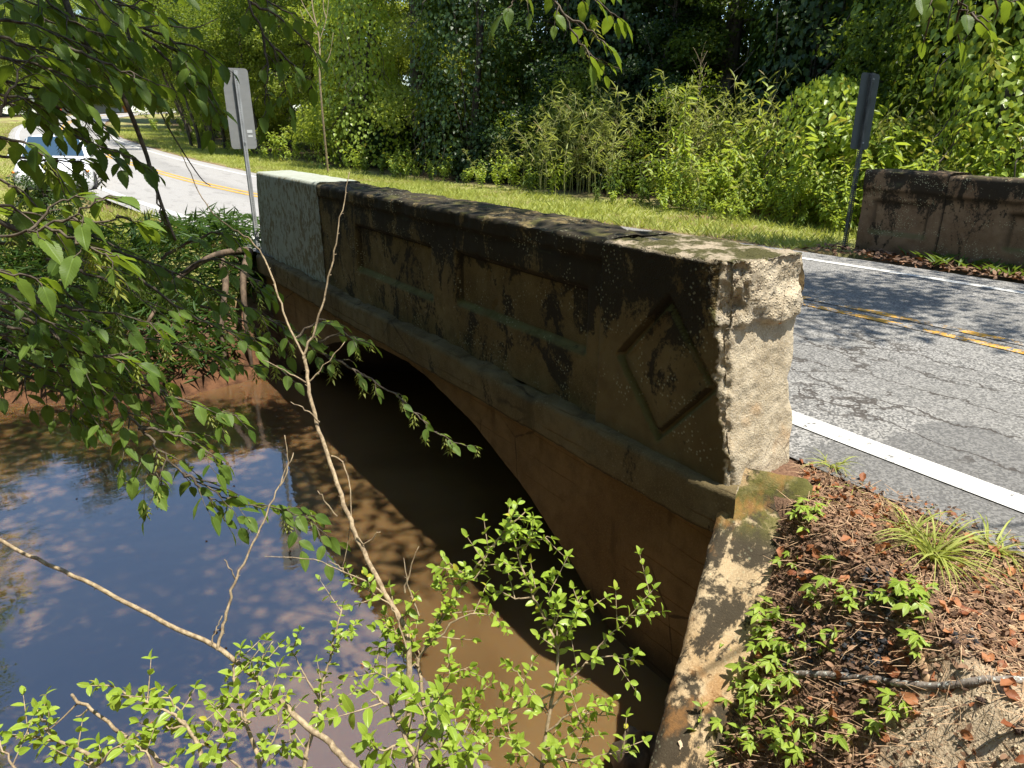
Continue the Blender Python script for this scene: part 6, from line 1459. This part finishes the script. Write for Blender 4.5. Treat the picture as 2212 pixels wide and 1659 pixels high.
for i in range(420):
    c_ = sc_ if i % 2 else sc2; a = rk.uniform(0, 6.3); r_ = .25 * math.sqrt(rk.uniform()); p = np.array([c_[0] + r_ * math.cos(a), c_[1] + r_ * math.sin(a), 0]); p[2] = gz(p[0], p[1]) - .001; V_, F_ = lump(rk.uniform(.002, .007), i, 5, .7, .7); Vs.append(V_ + p - sc_); Fs.append(F_[:, ::-1] + nb); nb += len(V_)
t = NT('sandy_clods'); M['sand'] = t.done(t.prin(t.mix(t.noise(t.coord(), 40, 4), (.36, .27, .17), (.56, .46, .31)), .95, .1))
o = link('sand_clods', np_mesh('sand_clods', np.vstack(Vs), np.vstack(Fs), M['sand'], smooth=False), None, sc_, kind='stuff'); tag(o, 'pale sandy clods at the bottom right corner', 'sand')
V_, F_ = lump(.012, 8, 7, .6, .5); o = link('white_scrap', np_mesh('white_scrap', V_, F_[:, ::-1], M['bone']), None, ground_hit(1835, 1352) + np.array([0, 0, .006])); tag(o, 'small white scrap below the middle seedlings', 'scrap')
V_, F_ = lump(.009, 9, 7, .7, .5); o = link('white_scrap', np_mesh('white_scrap', V_, F_[:, ::-1], M['bone']), None, ground_hit(1886, 1228) + np.array([0, 0, .006])); tag(o, 'tiny pale pebble left of the grass tuft', 'scrap')
M['pale_leaf'] = leaf_mat('pale_leaf', (.45, .33, .2), (.55, .42, .28), (.3, .2, .1), .1, .6)
lob = leaf_template((0, .15, .3, .45, .6, .75, .9, 1.0), (.02, .05, .22, .1, .26, .1, .12, .02), .3, .15, (-1, -.4, .4, 1), wave=.3)
wt = np.array([W0[0] + .80 * WD[0] + .10 * WN[0], W0[1] + .80 * WD[1] + .10 * WN[1], wing_top(.80) + .012])
o = link('fallen_leaf', np_mesh('pale_leaf', *lob, M['pale_leaf'], np.full(len(lob[0]), .6))); o.matrix_local = frames_to_matrix(wt, (.9, .45, .5), (.1, -.2, 1), .075); tag(o, 'pale lobed leaf lying on the wing wall top', 'leaf')
M['green_leaf'] = leaf_mat('pale_green_leaf', (.25, .32, .1), (.36, .42, .15), (.3, .36, .06), .2, .5)
g = ground_hit(2085, 1445); o = link('fallen_leaf', np_mesh('green_leaf', *lob, M['green_leaf'], np.full(len(lob[0]), .6))); o.matrix_local = frames_to_matrix(g + np.array([0, 0, .012]), (.7, .6, .1), (0, -.1, 1), .055); tag(o, 'pale green lobed leaf on the litter above the stick', 'leaf')

# creeper seedlings: a stem with palmate leaflets, each leaflet a mesh of its own
def seedling(label, g, kind, sc, rz, rng):
    t = thing('creeper_seedling', label, 'seedling', g, rz, 'creeper seedlings on the litter'); tb = Tubes(); s = np.linspace(0, 1, 5)[:, None]; m = {0: 2, 1: 3, 2: 2}[kind]
    lv = []
    for k in range(m):
        a = k * 6.28 / m + rng.uniform(-.5, .5); h = rng.uniform(.035, .08) * sc; r_ = rng.uniform(.01, .05) * sc; c = np.array([0, 0, -.01]) + np.array([math.cos(a) * r_, math.sin(a) * r_, h]) * s; tb.add(c, .0012, 4); nl = 5 if kind != 2 else 3
        for j in range(nl):
            b = a + (j - (nl - 1) / 2) * (.85 if nl == 5 else 1.3); lv.append((c[-1], (math.cos(b), math.sin(b), rng.uniform(-.3, .15)), (rng.normal() * .25, rng.normal() * .25 - .1, 1), .045 * sc * rng.uniform(.7, 1.1) * (1.15 - .12 * abs(j - (nl - 1) / 2))))
    link('stem', tb.mesh('stem', M['stem_green']), t)
    for p, a, nr_, L in lv: o = link('leaf', CR_OBJ[rng.integers(0, len(CR_OBJ))], t); o.matrix_local = frames_to_matrix(p, a, nr_, L)
rs = np.random.default_rng(8)
for (cx, cy_) in [(900, 540), (950, 620), (1080, 560), (1140, 600), (1220, 570), (1340, 590), (1450, 560), (1530, 520), (1500, 640), (1400, 530), (690, 690), (600, 740), (500, 700), (550, 790), (520, 900), (370, 930), (260, 1110), (640, 990), (700, 1070), (480, 1180), (350, 1190), (600, 1060), (540, 1110), (660, 880), (600, 950), (440, 1050), (780, 80), (870, 60), (690, 350), (780, 20), (460, 1440), (420, 1240), (560, 1300), (650, 1190), (500, 1530), (130, 1540), (40, 1600), (300, 1420), (740, 1390), (720, 1580), (890, 1480), (1220, 1360), (1370, 1310), (850, 900), (1490, 880), (1540, 830), (640, 1480), (230, 1600), (980, 470), (1060, 630), (690, 1540)]:
    for dx_, dy_ in (((0, 0), (rs.uniform(-70, 70), rs.uniform(-60, 60))) if cx < 1600 else ((0, 0),)):
     px, py = 1469 + (cx + dx_) / 2.9766, 1106 + (cy_ + dy_) / 2.9766
     seedling('small green palmate seedling growing through the litter beside the wing wall' if cx < 760 else 'small green palmate seedling in the litter between the wing wall and the road', ground_hit(px, py), int(rs.integers(0, 3)), rs.uniform(.55, 1.1), rs.uniform(0, 6.3), rs)
# taller opposite-leaved sprouts at the foot of the wing wall
for k, (px, py, h, lb) in enumerate([(1545, 1640, .26, 'tall opposite-leaved sprout against the low end of the wing wall'), (1590, 1650, .20, 'leafy sprout right of the tallest one at the bottom edge'), (1500, 1655, .22, 'leafy sprout in front of the wing wall base, leftmost of the row'), (1625, 1600, .14, 'short leafy sprout up the slope from the bottom edge'), (1720, 1640, .17, 'grey-green leafy sprout at the bottom edge by the bark curl'), (1790, 1410, .10, 'thin leaning sprout on the black crumbs')]):
    g = ground_hit(px, py); pl = Plant(60 + k); t = thing('leafy_sprout', lb, 'sprout', g, 0, 'leafy sprouts by the wing wall'); s = np.linspace(0, 1, 6)[:, None]; dr = np.array([rs.normal() * .35 - .15, rs.normal() * .25, 1.0]); c = g + dr * h * s; pl.tb.add(c, np.linspace(.003, .0012, 6), 5); pl.pairs(c, .058, .045, .15); pl.build(t, 'stem', M['stem_green'], CR_OBJ, CRT[0], M['creeper_leaf'])
# grass tufts
def tuft(label, px, py, nb, L, spread, lean=(0, 0), mat=None):
    g = ground_hit(px, py); rng = np.random.default_rng(int(px * 7 + py)); t = thing('grass_tuft', label, 'grass', g, 0, 'grass tufts on the roadside litter')
    for i in range(nb):
        a = rng.uniform(0, 6.3); l = L * rng.uniform(.5, 1.15); d = np.array([math.cos(a) * spread + lean[0], math.sin(a) * spread + lean[1], 1.0]); d /= np.linalg.norm(d); b0_ = np.array([rng.normal() * .018, rng.normal() * .018, -.005]); V = []; w = .0030 * rng.uniform(.6, 1.5); sd = np.cross(d, rng.normal(size=3)); sd /= np.linalg.norm(sd)
        for k in range(6):
            u = k / 5.0; p = b0_ + d * l * u + np.array([d[0], d[1], -1.1]) * l * .55 * u ** 2; ww = w * (1 - u ** 2.2) + .0003; V += [p - sd * ww, p + np.array([0, 0, -ww * .3]), p + sd * ww]
        Fq = np.array([(k * 3 + j, k * 3 + j + 1, k * 3 + j + 4, k * 3 + j + 3) for k in range(5) for j in range(2)]); link('blade', np_mesh('blade', np.array(V), Fq, mat or M['grass'], np.full(18, rng.uniform(0, 1.0)), np.zeros((18, 2)) + .3), t)
tuft('largest arching grass tuft on the litter, right of the wing wall', 2010, 1205, 90, .33, .6, (-.1, -.25))
tuft('grass tuft just above the largest tuft, nearer the road', 1965, 1160, 46, .25, .7, (-.1, 0))
tuft('broad-bladed grass tuft at the right edge below the white line', 2150, 1195, 34, .25, .8)
tuft('thin grass tuft at the foot of the end post', 1795, 1010, 30, .19, .6, (-.15, 0))
tuft('sparse grass blades between end post and wing wall', 1770, 1075, 14, .11, .7)
tuft('small grass sprig at the bark pile by the road edge', 1840, 1060, 12, .10, .8)
tuft('few grass blades near the bottom, right of the bark curl', 1770, 1600, 12, .10, .5)
# litter and weeds at the foot of the far parapet, roots and debris at the far abutment
x = rl.uniform(5.85, 6.42, 1500); y = rl.uniform(-3.5, 3.8, 1500); pos = np.column_stack([x, y, np.full(1500, .012) + rl.uniform(0, .02, 1500)]); ax = rand_unit(1500, rl); ax[:, 2] *= .3
V, Fc = leaf_arrays(pos, ax, np.array([0, 0, 1.]) + rand_unit(1500, rl) * .5, rl.uniform(.03, .10, 1500), *FR); o = link('leaf_litter', np_mesh('leaf_litter', V, Fc, M['litter'], np.repeat(rl.uniform(0, 1, 1500), 6)), None, kind='stuff'); o['label'] = 'dark litter drifted along the foot of the far parapet'; o['category'] = 'litter'
for k, (x_, y_, lb) in enumerate([(6.25, 1.5, 'grass tuft at the foot of the far parapet near the picture edge'), (6.3, 2.1, 'grass tuft at the foot of the far parapet, left of the other')]):
    t = thing('grass_tuft', lb, 'grass', (x_, y_, 0), 0, 'grass tufts by the far parapet'); m = 50; a = rl.uniform(0, 6.3, m); V, Fc = leaf_arrays(np.column_stack([rl.normal(size=m) * .12, rl.normal(size=m) * .25, 0 * a]), np.column_stack([np.cos(a), np.sin(a), np.full(m, .9)]), np.column_stack([-np.cos(a), -np.sin(a), np.ones(m)]), rl.uniform(.12, .28, m), *LANCE); link('blades', np_mesh('blades', V, Fc, M['grass_dark'], np.repeat(rl.uniform(0, 1, m), 4)), t, kind='stuff')
for k, pts in enumerate([[(-.15, 7.55, .02), (-.35, 7.2, -.25), (-.45, 6.9, -.7), (-.5, 6.7, -1.3)], [(-.5, 7.6, -.02), (-.55, 7.25, -.3), (-.75, 6.85, -.75), (-.8, 6.6, -1.35)], [(-.15, 7.7, .0), (-.6, 7.5, .0), (-1.1, 7.4, -.25), (-1.5, 7.0, -.6)]]):
    tb = Tubes(); c = catmull(np.array(pts), 6); tb.add(c, np.linspace(.05, .02, len(c)), 7); tag(link('root', tb.mesh('root', M['root']), None), ('dark root running down the far bank against the abutment', 'second root beside the abutment root', 'root arching left along the bank top under the near sign')[k], 'root', 'roots at the far abutment')
# dead stump in the shadow at the water's edge by the wing wall
V_, F_ = lump(.13, 21, 12, 1.3, .5); g = np.array([-.52, -.02, ZW + .05]); o = link('stump', np_mesh('stump', V_, F_[:, ::-1], M['root']), None, g); tag(o, 'black rotten stump in the water beside the wing wall', 'stump')

# ------------------------------------------------------------------ small things far up the road
def far_post(px, py, dep, h, w, mat, name, label, cat):
    p = P(px, py, dep); z = gz(p[0], p[1]); mb = MB(); mb.box((-w / 2, -w / 2, -.2), (w / 2, w / 2, h * .6)); mb.box((-w * .75, -w * .4, h * .6), (w * .75, w * .4, h)); o = link(name, mb.mesh(name, mat), None, (p[0], p[1], z)); tag(o, label, cat)
far_post(137, 262, 70, .9, .09, M['red'], 'marker_post', 'small red marker post beside the road bend, left of it', 'post')
far_post(272, 236, 92, 1.0, .5, M['orange'], 'traffic_barrel', 'orange barrel far off where the road disappears', 'barrel')
p = P(88, 266, 62); t = thing('warning_sign', 'small diamond-shaped sign back left of the distant bend', 'road sign', (p[0], p[1], gz(p[0], p[1]))); mb = MB(); mb.box((-.04, -.04, -.2), (.04, .04, 1.6)); link('post', mb.mesh('post', M['galv']), t)
mb = MB(); mb.box((-.38, -.012, -.38), (.38, .012, .38), 0, Matrix.Rotation(R(45), 3, 'Y')); link('sign_plate', mb.mesh('sign_plate', M['alu']), t, (0, -.055, 1.7))
p = P(190, 222, 118); t = thing('barn', 'long pale building half hidden at the head of the road', 'building', (p[0], p[1], gz(p[0], p[1])), R(20)); mb = MB(); mb.box((-5, -2, -.5), (5, 2, 2.3)); link('wall', mb.mesh('wall', M['barn']), t)
mb = MB(); mb.add([(-5.2, -2.3, 2.25), (5.2, -2.3, 2.25), (5.2, 2.3, 2.25), (-5.2, 2.3, 2.25), (-5.2, 0, 3.4), (5.2, 0, 3.4)], [(0, 1, 5, 4), (2, 3, 4, 5), (1, 2, 5), (3, 0, 4), (3, 2, 1, 0)]); link('roof', mb.mesh('roof', M['galv']), t)
for i in range(16):
    x_, y_ = rl.uniform(-2.6, -.3), rl.uniform(.9, 5.2); o = link('floating_leaf', FL_M[i % len(FL_M)]); o.matrix_local = frames_to_matrix((x_, y_, ZW + .004), (math.cos(i * 2.1), math.sin(i * 2.1), 0), (0, 0, 1), .022 + .012 * rl.uniform()); tag(o, 'small dead leaf floating on the brown creek', 'leaf', 'dead leaves floating on the creek')
